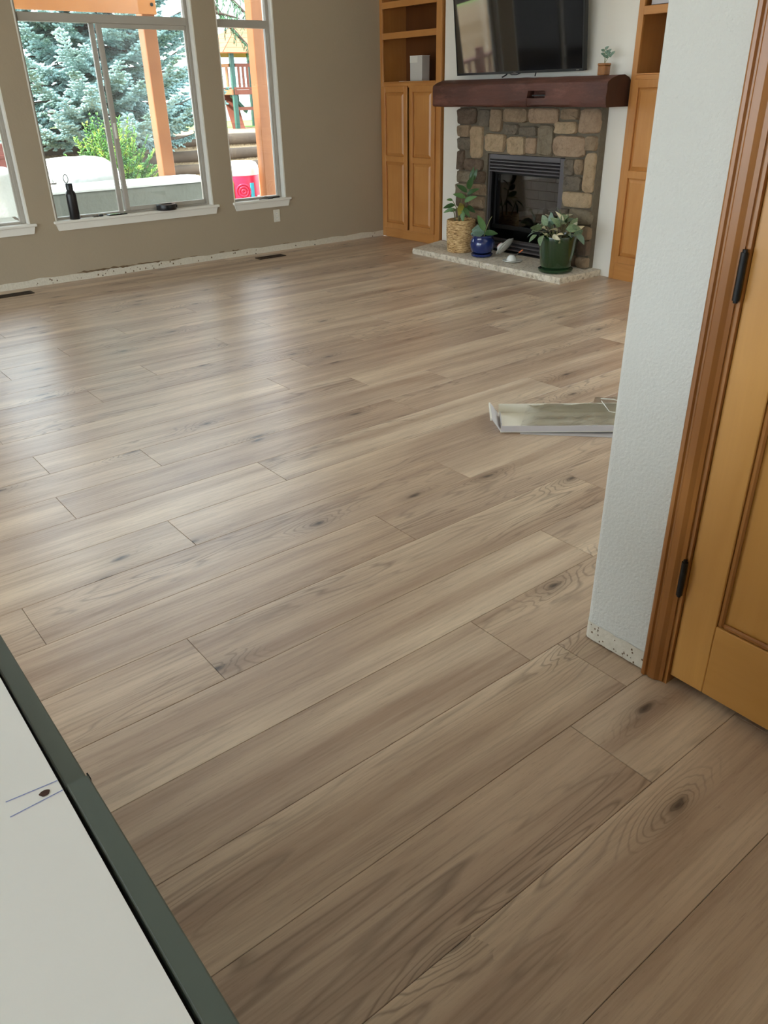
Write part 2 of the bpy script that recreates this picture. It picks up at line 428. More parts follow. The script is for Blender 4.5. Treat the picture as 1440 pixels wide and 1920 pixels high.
# unpainted band left by the removed skirting board
mb = MB(); n = 120
for k in range(n):
    xa = -6.0 + 6.0 * k / n; xb = -6.0 + 6.0 * (k + 1) / n
    f = lambda x: 0.056 + 0.012 * noise.noise((x * 5, 0, 0)) + 0.004 * noise.noise((x * 31, 3, 0))
    mb.add([(xa, -0.0015, 0), (xb, -0.0015, 0), (xb, -0.0015, f(xb)), (xa, -0.0015, f(xa)), (xa, 0, f(xa)), (xb, 0, f(xb))], [(0, 1, 2, 3), (3, 2, 5, 4)])
trim_1 = struct(build(mb, 'trim_1', 'bare_plaster', fixn=False))
trim_1['label'] = 'bare plaster band where the skirting was removed below the windows'
def torn(x0, x1, z, h, seed):
    m = MB(); n = max(6, int((x1 - x0) / 0.012))
    for k in range(n + 1):
        x = x0 + (x1 - x0) * k / n; e = min(1, 6 * min(k, n - k) / n)
        a = h * e * (0.5 + 0.9 * noise.noise((x * 22, seed, 0))); b = h * e * (0.5 + 0.9 * noise.noise((x * 27, seed + 7, 0)))
        zz = z + 0.006 * noise.noise((x * 8, seed, 2))
        m.v += [(x, -0.0026, zz - max(0.001, b)), (x, -0.0026, zz + max(0.001, a))]
        if k: o = 2 * k; m.f.append((o - 2, o, o + 1, o - 1))
    return build(m, 'torn_patch', 'torn_paper', trim_1, fixn=False)
for a in [(-3.40, -2.86, 0.062, 0.014, 1), (-2.86, -2.60, 0.064, 0.010, 2), (-2.54, -2.42, 0.060, 0.006, 3), (-2.33, -2.25, 0.062, 0.005, 4), (-2.02, -1.96, 0.066, 0.006, 5), (-1.88, -1.80, 0.066, 0.007, 6), (-1.30, -1.22, 0.062, 0.005, 8), (-0.98, -0.88, 0.056, 0.004, 9)]: torn(*a)
for k in range(34):
    x = random.uniform(-3.75, -1.6); z = random.uniform(0.006, 0.045); s = random.uniform(0.003, 0.008)
    m = MB(); m.add([(x - s, -0.0026, z - s), (x + s, -0.0026, z - s * 0.6), (x + s * 0.7, -0.0026, z + s), (x - s * 0.5, -0.0026, z + s * 1.4)], [(0, 1, 2, 3)])
    build(m, 'plaster_chip', 'torn_paper', trim_1, fixn=False)

# windows
def window(num, x0, x1, slider):
    z0, z1 = WZ0, WZ1; zb = 0.495
    r = struct(thing('window_%d' % num, ((x0 + x1) / 2, 0.07, z0)))
    build(bx(x0 - 0.018, x1 + 0.045, -0.032, 0.0, zb - 0.021, zb).box(x0, x1, 0.0, 0.10, zb - 0.02, zb), 'sill', 'trim_white', r, bevel=0.004)
    m = MB(); m.hexa([(x0 + 0.012, -0.016, 0.418), (x1 + 0.012, -0.016, 0.418), (x1 + 0.012, 0, 0.418), (x0 + 0.012, 0, 0.418)],
                     [(x0 - 0.004, -0.02, 0.4735), (x1 + 0.028, -0.02, 0.4735), (x1 + 0.028, 0, 0.4735), (x0 - 0.004, 0, 0.4735)])
    build(m, 'apron', 'trim_white', r)
    for xa, xb in ((x0, x0 + 0.012), (x1 - 0.012, x1)): build(bx(xa, xb, 0.002, 0.148, zb, z1), 'jamb', 'trim_white', r)
    a, b = x0 + 0.012, x1 - 0.012
    fy0, fy1 = 0.062, 0.125; fw = 0.030
    build(bx(a, a + fw, fy0, fy1, zb, z1).box(b - fw, b, fy0, fy1, zb, z1).box(a + fw, b - fw, fy0, fy1, zb, zb + 0.018).box(a + fw, b - fw, fy0, fy1, z1 - fw, z1), 'frame', 'vinyl_white', r, bevel=0.003)
    build(bx(a + fw, b - fw, fy0 - 0.012, fy1, 1.925, 1.985), 'transom_bar', 'vinyl_white', r, bevel=0.003)
    build(bx(a + fw, b - fw, 0.094, 0.098, 1.985, z1 - fw), 'pane', 'window_glass', r)
    g0, g1 = a + fw, b - fw
    if slider:
        xm = -2.82
        s = build(bx(xm - 0.028, xm + 0.012, 0.050, 0.084, zb + 0.018, 1.925).box(g1 - 0.018, g1, 0.066, 0.084, zb + 0.018, 1.925).box(xm + 0.012, g1 - 0.018, 0.050, 0.084, zb + 0.018, zb + 0.05).box(xm + 0.012, g1 - 0.018, 0.050, 0.084, 1.893, 1.925), 'sash', 'vinyl_white', r, bevel=0.003)
        build(bx(xm + 0.012, g1 - 0.018, 0.072, 0.076, zb + 0.05, 1.893), 'pane', 'window_glass', r)
        build(bx(xm - 0.075, xm - 0.034, 0.088, 0.112, zb + 0.018, 1.925), 'meeting_stile', 'vinyl_white', r, bevel=0.003)
        build(bx(g0, xm - 0.075, 0.100, 0.104, zb + 0.018, 1.925), 'pane', 'window_glass', r)
        build(bx(xm - 0.022, xm - 0.004, 0.036, 0.0495, 1.09, 1.21), 'latch', 'trim_white', r, bevel=0.003)
    else:
        build(bx(g0, g1, 0.094, 0.098, zb + 0.018, 1.925), 'pane', 'window_glass', r)
        build(bx(g1 - 0.016, g1, 0.064, 0.09, zb + 0.018, 1.925), 'glazing_bead', 'vinyl_white', r)
    return r
for i, (a, b) in enumerate(WINS): window(i + 1, a, b, i == 1)

# outer walls of the open-plan room (out of frame): glazed west side
mb = MB()
mb.box(-9.65, -9.5, -10.5, -8.6, 0, H).box(-9.65, -9.5, -5.5, -4.9, 0, H).box(-9.65, -9.5, -0.6, 0.15, 0, H)
mb.box(-9.65, -9.5, -8.6, -5.5, 2.35, H).box(-9.65, -9.5, -4.9, -0.6, 2.5, H)
struct(build(mb, 'wall_left', 'paint_cream'))
struct(build(bx(-9.65, -2.9, -10.65, -10.5, 0, H).box(-3.0, -2.9, -10.5, -6.34, 0, H), 'wall_front', 'paint_cream'))
struct(build(bx(-3.95, 0.60, -6.34, -6.22, -0.01, H), 'wall_side', 'paint_cream'))

# hall wall with rounded corner (face x = -4.07), door opening y -6.30 .. -7.12
m = MB(); rr = 0.022; ye = -6.04; xf, xb = -4.07, -3.95
prof = [(xf, -6.30)] + [(xf + rr - rr * math.cos(a), ye - rr + rr * math.sin(a)) for a in np.linspace(0, math.pi / 2, 7)] + [(xb - rr + rr * math.sin(a), ye - rr + rr * math.cos(a)) for a in np.linspace(0, math.pi / 2, 5)] + [(xb, -6.30)]
n = len(prof)
m.add([(x, y, 0.004) for x, y in prof] + [(x, y, H) for x, y in prof], [(k, (k + 1) % n, n + (k + 1) % n, n + k) for k in range(n)] + [tuple(range(n))[::-1], tuple(range(n, 2 * n))])
m.box(xf, xb, -10.5, -7.12, 0, H).box(xf, xb, -7.12, -6.30, 2.06, H)
struct(build(m, 'wall_right', 'paint_hall', smooth=30))
# bare strip at the foot of the hall wall
m = MB(); off = 0.0018
pr = [(xf - off, -6.246)] + [(xf + rr - (rr + off) * math.cos(a), ye - rr + (rr + off) * math.sin(a)) for a in np.linspace(0, math.pi / 2, 7)]
pts = []
for k in range(len(pr) - 1):
    q = 24 if k == 0 else 2
    for i in range(q): pts.append((pr[k][0] + (pr[k + 1][0] - pr[k][0]) * i / q, pr[k][1] + (pr[k + 1][1] - pr[k][1]) * i / q))
pts.append(pr[-1])
for k, (x, y) in enumerate(pts):
    zt = 0.060 + 0.007 * noise.noise((y * 30, 2, 0)); m.v += [(x, y, 0.004 + 0.002 * noise.noise((y * 60, 5, 1))), (x, y, zt)]
    if k: o = 2 * k; m.f.append((o - 2, o, o + 1, o - 1))
trim_2 = struct(build(m, 'trim_2', 'bare_plaster', fixn=False))
trim_2['label'] = 'bare speckled plaster strip at the foot of the hall wall'
for k in range(22):
    y = random.uniform(-6.24, -6.06); z = random.uniform(0.008, 0.055); s = random.uniform(0.0012, 0.003)
    mm = MB(); x = xf - off - 0.0006
    mm.add([(x, y - s, z - s), (x, y + s, z - s * 0.7), (x, y + s * 0.8, z + s), (x, y - s * 0.6, z + s * 1.3)], [(0, 1, 2, 3)])
    build(mm, 'plaster_chip', 'torn_paper', trim_2, fixn=False)

# door and casing
def casing(y0, y1, z1=2.06):
    return None
trim_3 = struct(thing('trim_3', (-4.07, -6.27, 0)))
trim_3['label'] = 'dark honey wood door casing with moulded edges'
m = MB(); X = -4.07
m.prism_y([(X, 0), (X, 0)], 0, 0) if False else None
def vprof(mb, prof, z0, z1):
    n = len(prof); o = len(mb.v)
    mb.v += [(x, y, z0) for x, y in prof] + [(x, y, z1) for x, y in prof]
    mb.f += [(o + k, o + (k + 1) % n, o + n + (k + 1) % n, o + n + k) for k in range(n)] + [tuple(o + k for k in range(n))[::-1], tuple(o + n + k for k in range(n))]
    return mb
prof = [(X, -6.246), (X - 0.017, -6.246), (X - 0.019, -6.250), (X - 0.019, -6.257), (X - 0.013, -6.260), (X - 0.013, -6.264), (X - 0.016, -6.268), (X - 0.015, -6.284), (X - 0.011, -6.290), (X - 0.008, -6.294), (X - 0.006, -6.3035), (X, -6.3035)]
build(vprof(MB(), prof, 0.004, 2.12), 'side_casing', 'casing_wood', trim_3)
prof2 = [(x, -7.12 - (y + 6.30)) for x, y in prof]
build(vprof(MB(), prof2, 0.004, 2.12), 'side_casing', 'casing_wood', trim_3)
build(bx(X - 0.015, X, -7.1165, -6.3035, 2.06, 2.12), 'head_casing', 'casing_wood', trim_3, bevel=0.003)
build(bx(-4.0708, -3.95, -6.3132, -6.3002, 0.0, 2.06), 'door_jamb', 'casing_wood', trim_3)
door = struct(thing('door_1', (-4.05, -6.71, 0.028)))
door['label'] = 'amber pine panelled door with black hinges'
dx0, dx1 = -4.062, -4.022; DY0, DY1 = -6.314, -7.105
build(bx(dx0, dx1, DY0, DY0 - 0.092, 0.028, 2.05), 'stile', 'pine_door', door, bevel=0.002)
build(bx(dx0, dx1, DY1, DY1 + 0.092, 0.028, 2.05), 'stile', 'pine_door', door, bevel=0.002)
ya, yb = DY0 - 0.0925, DY1 + 0.0925
for z0, z1 in ((0.028, 0.235), (0.83, 0.95), (1.93, 2.05)): build(bx(dx0, dx1, ya, yb, z0, z1), 'rail', 'pine_door_rail', door, bevel=0.002)
for z0, z1 in ((0.235, 0.83), (0.95, 1.93)):
    p = build(bx(dx0 + 0.014, dx1 - 0.014, ya, yb, z0, z1), 'panel', 'pine_door', door)
    e = 0.014
    m = MB()
    for (a0, a1, b0, b1) in ((ya, ya - e, z0, z1), (yb, yb + e, z0, z1), (ya - e, yb + e, z0, z0 + e), (ya - e, yb + e, z1 - e, z1)): m.box(dx0 + 0.003, dx0 + 0.0138, a0, a1, b0, b1)
    build(m, 'moulding', 'casing_wood', p, bevel=0.004)
for z in (0.285, 1.01, 1.80):
    hg = build(MB().tube([(-4.079, -6.3065, z), (-4.079, -6.3065, z + 0.095)], 0.0075, 10).tube([(-4.079, -6.3065, z - 0.005), (-4.079, -6.3065, z)], 0.005, 8).tube([(-4.079, -6.3065, z + 0.095), (-4.079, -6.3065, z + 0.101)], 0.005, 8), 'hinge', 'black_metal', door, smooth=40)

# ================================================================== FIREPLACE SIDE (x = 0 side of the room)
def raised_panel(y0, y1, z0, z1, xface):
    m = MB(); b = 0.030
    ya, yb = max(y0, y1), min(y0, y1)
    o = [(xface + 0.0175, ya, z0), (xface + 0.0175, yb, z0), (xface + 0.0175, yb, z1), (xface + 0.0175, ya, z1)]
    i = [(xface + 0.003, ya - b, z0 + b), (xface + 0.003, yb + b, z0 + b), (xface + 0.003, yb + b, z1 - b), (xface + 0.003, ya - b, z1 - b)]
    bk = [(xface + 0.0195, p[1], p[2]) for p in o]
    m.add(o + i + bk, [(4, 5, 6, 7)] + [(k, (k + 1) % 4, 4 + (k + 1) % 4, 4 + k) for k in range(4)] + [(8 + k, 8 + (k + 1) % 4, (k + 1) % 4, k) for k in range(4)] + [(11, 10, 9, 8)])
    return m
def cab_door(parent, y0, y1, z0, z1, xf, sw=0.052):
    ya, yb = max(y0, y1), min(y0, y1)
    zm = (z0 + z1) / 2 + 0.01; rw = 0.055
    d = MB().box(xf, xf + 0.02, ya, ya - sw, z0, z1).box(xf, xf + 0.02, yb, yb + sw, z0, z1)
    for a, b in ((z0, z0 + rw), (zm - rw / 2, zm + rw / 2), (z1 - rw, z1)): d.box(xf, xf + 0.02, ya - sw, yb + sw, a, b)
    o = build(d, 'door', 'honey_wood', parent, bevel=0.0022)
    for a, b in ((z0 + rw, zm - rw / 2), (zm + rw / 2, z1 - rw)): build(raised_panel(ya - sw, yb + sw, a, b, xf), 'panel', 'honey_wood', o)
    return o
def bookcase(y0, y1, label, left):
    r = thing('built_in_bookcase', (0.17, (y0 + y1) / 2, 0), label, 'bookcase')
    D = 0.34; T = 2.75
    build(bx(0.02, D, y0, y0 - 0.018, 0, T), 'side_panel', 'honey_wood', r)
    build(bx(0.02, D, y1, y1 + 0.018, 0, T), 'side_panel', 'honey_wood', r)
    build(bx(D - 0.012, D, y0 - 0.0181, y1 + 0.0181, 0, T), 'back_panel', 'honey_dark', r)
    sl, sr = (0.042, 0.072) if left else (0.045, 0.06)
    build(bx(0, 0.0199, y0, y0 - sl, 0, T), 'face_stile', 'honey_wood', r, bevel=0.002)
    build(bx(0, 0.0199, y1, y1 + sr, 0, T), 'face_stile', 'honey_wood', r, bevel=0.002)
    ya, yb = y0 - sl, y1 + sr
    build(bx(0, 0.0199, ya, yb, 0, 0.10 if left else 0.15), 'base_rail', 'honey_wood_rail', r, bevel=0.002)
    build(bx(0, 0.0199, ya, yb, 1.43, 1.475), 'face_rail', 'honey_wood_rail', r, bevel=0.002)
    build(bx(0, 0.0199, ya, yb, 2.68, T), 'face_rail', 'honey_wood_rail', r, bevel=0.002)
    zs = [(1.465, 1.485, -0.004), (1.852, 1.906, 0.0), (2.108, 2.162, 0.0), (2.40, 2.45, 0.0)]
    for a, b, dx in zs:
        build(bx(dx, 0.0199, ya - 0.0002, yb + 0.0002, a + 0.0105 if dx else a, b), 'shelf_edge', 'honey_wood_rail', r, bevel=0.002)
        build(bx(0.02, D - 0.0125, y0 - 0.0182, y1 + 0.0182, b - 0.02, b), 'shelf', 'honey_wood_rail', r)
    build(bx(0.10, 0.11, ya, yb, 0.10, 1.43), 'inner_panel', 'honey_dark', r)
    if left:
        cab_door(r, -0.040, -0.437, 0.098, 1.446, -0.0205); cab_door(r, -0.470, -0.850, 0.098, 1.446, -0.0205)
    else:
        ym = (ya + yb) / 2
        cab_door(r, ya + 0.008, ym + 0.016, 0.135, 1.446, -0.0205); cab_door(r, ym - 0.016, yb - 0.008, 0.135, 1.446, -0.0205)
    return r
bookcase(-0.0005, -0.911, 'honey wood built-in bookcase in the room corner, beside the windows', True)

a_ = -0.0214; XF = Matrix.Translation((0, -0.9, 0)) @ Matrix.Rotation(a_, 4, 'Z') @ Matrix.Translation((0, 0.9, 0))
mb = MB(); x0, x1 = 0.03, 0.16
mb.box(x0, x1, -0.93, -1.60, 0, H).box(x0, x1, -2.56, -3.062, 0, H).box(x0, x1, -1.60, -2.56, 0.91, H).box(x0, x1, -1.60, -2.56, 0, 0.04)
mb.box(0.36, 0.45, 0.25, -5.4, 0, H).box(x0, x1, -3.955, -5.30, 0, H).box(0.0, 0.34, 0.0, -0.912, 2.76, H).box(0.0, 0.34, -3.063, -3.953, 2.76, H)
struct(build(mb, 'wall_fireplace', 'paint_cream'))
bookcase(-3.064, -3.952, 'honey wood built-in bookcase half hidden behind the white hall wall', False)
build(bx(0.012, 0.0298, -0.935, -1.06, 0.0, 0.052), 'baseboard_fireplace', 'red_deck', bevel=0.003)['kind'] = 'structure'

# hearth of two slabs
def slab(pts_front, back, name, label):
    # pts_front: (x,y) front edge from left to right ; back: (x,y) back edge right to left
    m = MB(); fr = []
    for (xa, ya), (xb, yb) in zip(pts_front, pts_front[1:]):
        n = max(2, int(math.hypot(xb - xa, yb - ya) / 0.02))
        for k in range(n): fr.append((xa + (xb - xa) * k / n, ya + (yb - ya) * k / n))
    fr.append(pts_front[-1]); n = len(fr); rows = []
    for z, am in ((0.0, 0.004), (0.018, 0.008), (0.036, 0.008), (0.05, 0.004)):
        rows.append(len(m.v))
        for k, (x, y) in enumerate(fr):
            d = am * noise.noise((x * 40, y * 40, z * 60)) + (0.004 if z in (0.0, 0.05) else -0.002)
            m.v.append((x + d, y + d * 0.4, z))
    for r0, r1 in zip(rows, rows[1:]):
        m.f += [(r0 + k, r0 + k + 1, r1 + k + 1, r1 + k) for k in range(n - 1)]
    bt = len(m.v); m.v += [(x, y, 0.05) for x, y in back]; bb = len(m.v); m.v += [(x, y, 0.0) for x, y in back]
    nb = len(back); top = list(range(rows[-1], rows[-1] + n)) + list(range(bt, bt + nb)); bot = list(range(rows[0], rows[0] + n)) + list(range(bb, bb + nb))
    m.f += [tuple(top), tuple(bot[::-1]), (rows[0] + n - 1, bb, bt, rows[-1] + n - 1) if False else (bot[n - 1], bot[n], top[n])]
    m.f += [(rows[i] + n - 1, rows[i + 1] + n - 1, bt) for i in range(3)]
    m.f += [(rows[i + 1], rows[i], bt + nb - 1) for i in range(3)] + [(rows[0], bb + nb - 1, bt + nb - 1)]
    m.f += [(bb + k, bb + k + 1, bt + k + 1, bt + k) for k in range(nb - 1)]
    o = build(m, name, 'hearth_stone')
    o.data.materials.append(MATS['hearth_edge'])
    for p in o.data.polygons:
        if abs(p.normal.z) < 0.5: p.material_index = 1
    return tag(o, label, 'hearth stone', 'hearth slabs in front of the fireplace')
slab([(0.0, -0.932), (-0.49, -1.09), (-0.492, -2.030)], [(0.028, -2.030), (0.028, -0.938)], 'hearth_slab', 'pale rough-edged hearth slab under the wicker basket and blue pot')
slab([(-0.492, -2.040), (-0.488, -2.965), (0.0, -2.965)], [(0.028, -2.955), (0.028, -2.040)], 'hearth_slab', 'pale rough-edged hearth slab under the green pot')

# stone surround
STONES = [(-1.232, -1.476, 1.125, 1.254, 0), (-1.495, -1.648, 1.106, 1.243, 1), (-1.656, -1.801, 1.074, 1.248, 2), (-1.818, -2.106, 1.146, 1.253, 2), (-2.115, -2.443, 1.146, 1.254, 3), (-2.477, -2.658, 1.177, 1.252, 2), (-2.667, -2.867, 1.076, 1.253, 3), (-1.232, -1.405, 1.019, 1.116, 2), (-1.418, -1.567, 0.847, 1.118, 4), (-1.245, -1.414, 0.912, 1.014, 1), (-1.604, -1.848, 0.908, 1.056, 4), (-1.833, -2.0, 1.052, 1.134, 1), (-2.01, -2.222, 1.046, 1.12, 1), (-1.884, -2.098, 0.897, 1.036, 4), (-2.115, -2.217, 0.908, 1.032, 3), (-2.231, -2.409, 0.906, 1.131, 5), (-2.417, -2.644, 1.073, 1.159, 4), (-2.415, -2.744, 0.9, 1.055, 3), (-2.754, -2.859, 0.958, 1.061, 2), (-1.233, -1.329, 0.735, 0.904, 0), (-1.339, -1.575, 0.739, 0.839, 0), (-1.239, -1.46, 0.627, 0.729, 5), (-1.474, -1.616, 0.64, 0.735, 0), (-1.235, -1.443, 0.523, 0.621, 5), (-1.451, -1.623, 0.533, 0.63, 2), (-1.239, -1.42, 0.408, 0.512, 0), (-1.427, -1.615, 0.415, 0.522, 2), (-1.244, -1.41, 0.296, 0.402, 0), (-1.418, -1.615, 0.296, 0.405, 2), (-1.256, -1.431, 0.16, 0.288, 0), (-1.439, -1.615, 0.166, 0.286, 5), (-1.25, -1.42, 0.056, 0.152, 0), (-1.43, -1.612, 0.056, 0.158, 2), (-2.551, -2.652, 0.769, 0.885, 1), (-2.66, -2.748, 0.775, 0.889, 2), (-2.765, -2.862, 0.647, 0.936, 4), (-2.557, -2.747, 0.654, 0.759, 1), (-2.554, -2.851, 0.527, 0.641, 4), (-2.55, -2.631, 0.424, 0.503, 1), (-2.645, -2.873, 0.403, 0.514, 5), (-2.544, -2.643, 0.3, 0.414, 0), (-2.66, -2.873, 0.28, 0.389, 2), (-2.554, -2.751, 0.163, 0.292, 5), (-2.767, -2.873, 0.154, 0.272, 0), (-2.563, -2.756, 0.055, 0.149, 0), (-2.77, -2.877, 0.055, 0.14, 2)]
fp = thing('stone_fireplace_surround', (0, -2.05, 0.05), 'rough tan and grey stone fireplace surround below the timber mantel', 'fireplace')
build(bx(0.0295, -0.048, -1.245, -1.628, 0.0505, 1.262).box(0.0295, -0.048, -2.538, -2.868, 0.0505, 1.262).box(0.0295, -0.048, -1.628, -2.538, 0.892, 1.262), 'mortar_bed', 'mortar', fp)
for si, (y0, y1, z0, z1, c) in enumerate(STONES):
    cy, cz, hy, hz = (y0 + y1) / 2, (z0 + z1) / 2, abs(y1 - y0) / 2 + 0.003, (z1 - z0) / 2 + 0.002
    m = MB(); n = 18; pr = 0.008 * random.random()
    for ring, (sc, xx) in enumerate(((0.98, -0.03), (1.0, -0.058 - pr), (0.93, -0.074 - pr), (0.62, -0.080 - pr), (0.28, -0.080 - pr))):
        for k in range(n):
            a = 2 * math.pi * k / n; ca, sa = math.cos(a), math.sin(a); p = 0.36
            u = math.copysign(abs(ca) ** p, ca); v = math.copysign(abs(sa) ** p, sa)
            j = 1 + 0.11 * noise.noise((ca * 1.6 + si * 7.3, sa * 1.6, 1.7)) + 0.03 * noise.noise((ca * 5 + si, sa * 5, 9))
            xo = 0.016 * noise.noise((u * sc * 2.2 + si * 3.1, v * sc * 2.2, 4.4)) + 0.008 * noise.noise((u * sc * 6 + si * 3.1, v * sc * 6, 1.4)) if ring > 1 else 0.004 * noise.noise((k, si, ring))
            y = cy + hy * u * sc * j; z = cz + hz * v * sc * j
            m.v.append((xx + xo, min(-1.222, max(-2.882, y)), max(0.0515, min(1.262, z))))
    for r_ in range(4): m.f += [(r_ * n + k, r_ * n + (k + 1) % n, (r_ + 1) * n + (k + 1) % n, (r_ + 1) * n + k) for k in range(n)]
    m.f.append(tuple(4 * n + k for k in range(n))); m.f.append(tuple(range(n))[::-1])
    build(m, 'stone', 'stone_%s' % 'abcdef'[c], fp, smooth=50)

# gas fire insert
ins = thing('gas_fire_insert', (0.1, -2.08, 0.05), 'black gas fire insert with louvres and a glass front', 'fireplace insert')
ZB = 0.0512
build(bx(0.33, 0.345, -1.64, -2.48, ZB, 0.88).box(0.0, 0.33, -1.63, -1.64, ZB, 0.88).box(0.0, 0.33, -2.48, -2.49, ZB, 0.88).box(0.0, 0.33, -1.64, -2.48, 0.87, 0.88).box(0.0, 0.33, -1.64, -2.48, ZB, 0.062), 'firebox_shell', 'black_metal', ins)
build(bx(-0.035, 0.0, -1.629, -1.645, ZB, 0.885), 'side_trim', 'charcoal_metal', ins, bevel=0.002)
build(bx(-0.035, 0.0, -2.478, -2.530, ZB, 0.885), 'side_trim', 'charcoal_metal', ins, bevel=0.002)
build(bx(-0.036, -0.02, -1.646, -2.477, 0.848, 0.889), 'top_rail', 'charcoal_metal', ins, bevel=0.003)
for k in range(4):
    z = 0.745 + k * 0.027
    m = MB(); m.hexa([(-0.036, -2.477, z), (-0.012, -2.477, z + 0.012), (-0.012, -1.646, z + 0.012), (-0.036, -1.646, z)], [(-0.036, -2.477, z + 0.009), (-0.012, -2.477, z + 0.021), (-0.012, -1.646, z + 0.021), (-0.036, -1.646, z + 0.009)])
    build(m, 'louvre', 'charcoal_metal', ins)
for k in range(3):
    z = 0.075 + k * 0.034
    m = MB(); m.hexa([(0.0, -2.477, z), (0.02, -2.477, z + 0.014), (0.02, -1.646, z + 0.014), (0.0, -1.646, z)], [(0.0, -2.477, z + 0.012), (0.02, -2.477, z + 0.026), (0.02, -1.646, z + 0.026), (0.0, -1.646, z + 0.012)])
    build(m, 'louvre', 'charcoal_metal', ins)
build(bx(0.02, 0.05, -1.646, -2.477, 0.255, 0.285).box(0.035, 0.05, -1.646, -1.668, 0.285, 0.74).box(0.035, 0.05, -2.452, -2.477, 0.285, 0.74).box(0.03, 0.05, -1.646, -2.477, 0.72, 0.742), 'glass_frame', 'black_metal', ins, bevel=0.002)
build(bx(0.041, 0.045, -1.668, -2.452, 0.286, 0.72), 'glass', 'fire_glass', ins)
build(bx(0.05, 0.33, -1.641, -2.479, 0.245, 0.255), 'firebox_floor', 'black_metal', ins)
bl, bh = 0.196, 0.079
bmesh_cache = {}
def brick_at(x0, y, z, ly, sx=0.018, sidewall=False):
    key = (round(ly, 3), sidewall)
    if key not in bmesh_cache:
        hb = (bh - 0.006) / 2; h = (ly - 0.006) / 2
        o = build(bx(-0.009, 0.009, -h, h, 0, 2 * hb) if not sidewall else bx(-h, h, -0.009, 0.009, 0, 2 * hb), 'brick', 'firebrick', ins, bevel=0.002); bmesh_cache[key] = o.data
    else:
        o = bpy.data.objects.new('brick', bmesh_cache[key]); COL.objects.link(o); o.parent = ins
    o.location = (XF @ Vector((x0, y, z))) - LOC[ins]; return o
for r_ in range(6):
    z = 0.258 + r_ * bh; y = -1.652; off = bl / 2 if r_ % 2 else bl
    first = True
    while y - 0.03 > -2.47:
        l = off if first else bl; first = False
        l = min(l, y + 2.47)
        if l > 0.03: brick_at(0.318, y - l / 2, z, l)
        y -= l
    for k in range(2 if r_ % 2 else 1):
        brick_at(0.12 + k * 0.1 if r_ % 2 else 0.17, -1.652, z, 0.095 if r_ % 2 else 0.2, sidewall=True)
for (pa, pb, rr_) in (((0.16, -1.80, 0.29), (0.2, -2.30, 0.30), 0.036), ((0.24, -1.86, 0.34), (0.22, -2.26, 0.37), 0.03), ((0.12, -2.10, 0.30), (0.24, -1.92, 0.40), 0.024), ((0.11, -2.22, 0.29), (0.25, -2.1, 0.42), 0.022)):
    pts = [Vector(pa).lerp(Vector(pb), k / 5) + Vector((0, 0, 0.008 * noise.noise((k * 2.1, pa[1] * 9, 0)))) for k in range(6)]
    build(MB().tube(pts, [rr_ * (0.9 + 0.2 * random.random()) for _ in pts], 9), 'ceramic_log', 'log_ceramic', ins, smooth=True)

# mantel: rough hewn beam with convex top and a notch in its face
m = MB()
ysl = sorted(set([round(v, 4) for v in np.linspace(-1.085, -3.05, 66)] + [-2.258, -2.2625, -2.455]), reverse=True); ny = len(ysl) - 1
prof = [(0.0285, 1.268), (-0.10, 1.266), (-0.238, 1.270), (-0.252, 1.285), (-0.252, 1.332), (-0.251, 1.385), (-0.251, 1.42), (-0.245, 1.437), (-0.20, 1.460), (-0.13, 1.478), (-0.06, 1.480), (0.0, 1.462), (0.0285, 1.435)]
np_ = len(prof); NS, NT0, NT1 = ysl.index(-2.258), ysl.index(-2.2625), ysl.index(-2.455)
for i, y in enumerate(ysl):
    for k, (x, z) in enumerate(prof):
        if x < 0.02:
            ns = noise.noise((y * 2.3, k * 0.9, 3.0)) * 0.008 + noise.noise((y * 9, k * 1.7, 8.0)) * 0.003
            if k >= 3: x += ns
            if k <= 2: z += ns * 1.2
            if 8 <= k: z += ns * 0.8
            if k in (0, 1, 2): z = max(z, 1.2635)
            if i in (0, ny): x = x * 0.985
        m.v.append((x, y, z))
hole = {(i, 4) for i in range(NT0, NT1)} | {(NS, k) for k in (2, 3)}
for i in range(ny):
    for k in range(np_):
        if (i, k) in hole: continue
        m.f.append((i * np_ + k, i * np_ + (k + 1) % np_, (i + 1) * np_ + (k + 1) % np_, (i + 1) * np_ + k))
m.f += [tuple(range(np_))[::-1], tuple(ny * np_ + k for k in range(np_))]
def pocket(ring, depth):
    o = len(m.v); m.v.extend([(depth, m.v[q][1], m.v[q][2]) for q in ring]); n_ = len(ring)
    m.f.extend([(ring[k], ring[(k + 1) % n_], o + (k + 1) % n_, o + k) for k in range(n_)]); m.f.append(tuple(range(o, o + n_)))
pocket([i * np_ + 4 for i in range(NT0, NT1 + 1)] + [i * np_ + 5 for i in range(NT1, NT0 - 1, -1)], -0.175)
pocket([NS * np_ + 2, NS * np_ + 3, NS * np_ + 4, NT0 * np_ + 4, NT0 * np_ + 3, NT0 * np_ + 2], -0.225)
mantel = build(m, 'timber_mantel', 'mantel_beam', smooth=45)
me2 = mantel.data; me2.materials.append(MATS['mantel_end']); me2.materials.append(MATS['gap_black'])
for p in me2.polygons:
    if p.normal.y < -0.8 and len(p.vertices) == np_: p.material_index = 1
tag(mantel, 'dark red-brown hewn timber mantel beam with a notch in its face', 'mantel')
build(bx(-0.236, -0.20, -2.30, -2.44, 1.346, 1.356), 'notch_slot', 'black_metal', mantel)

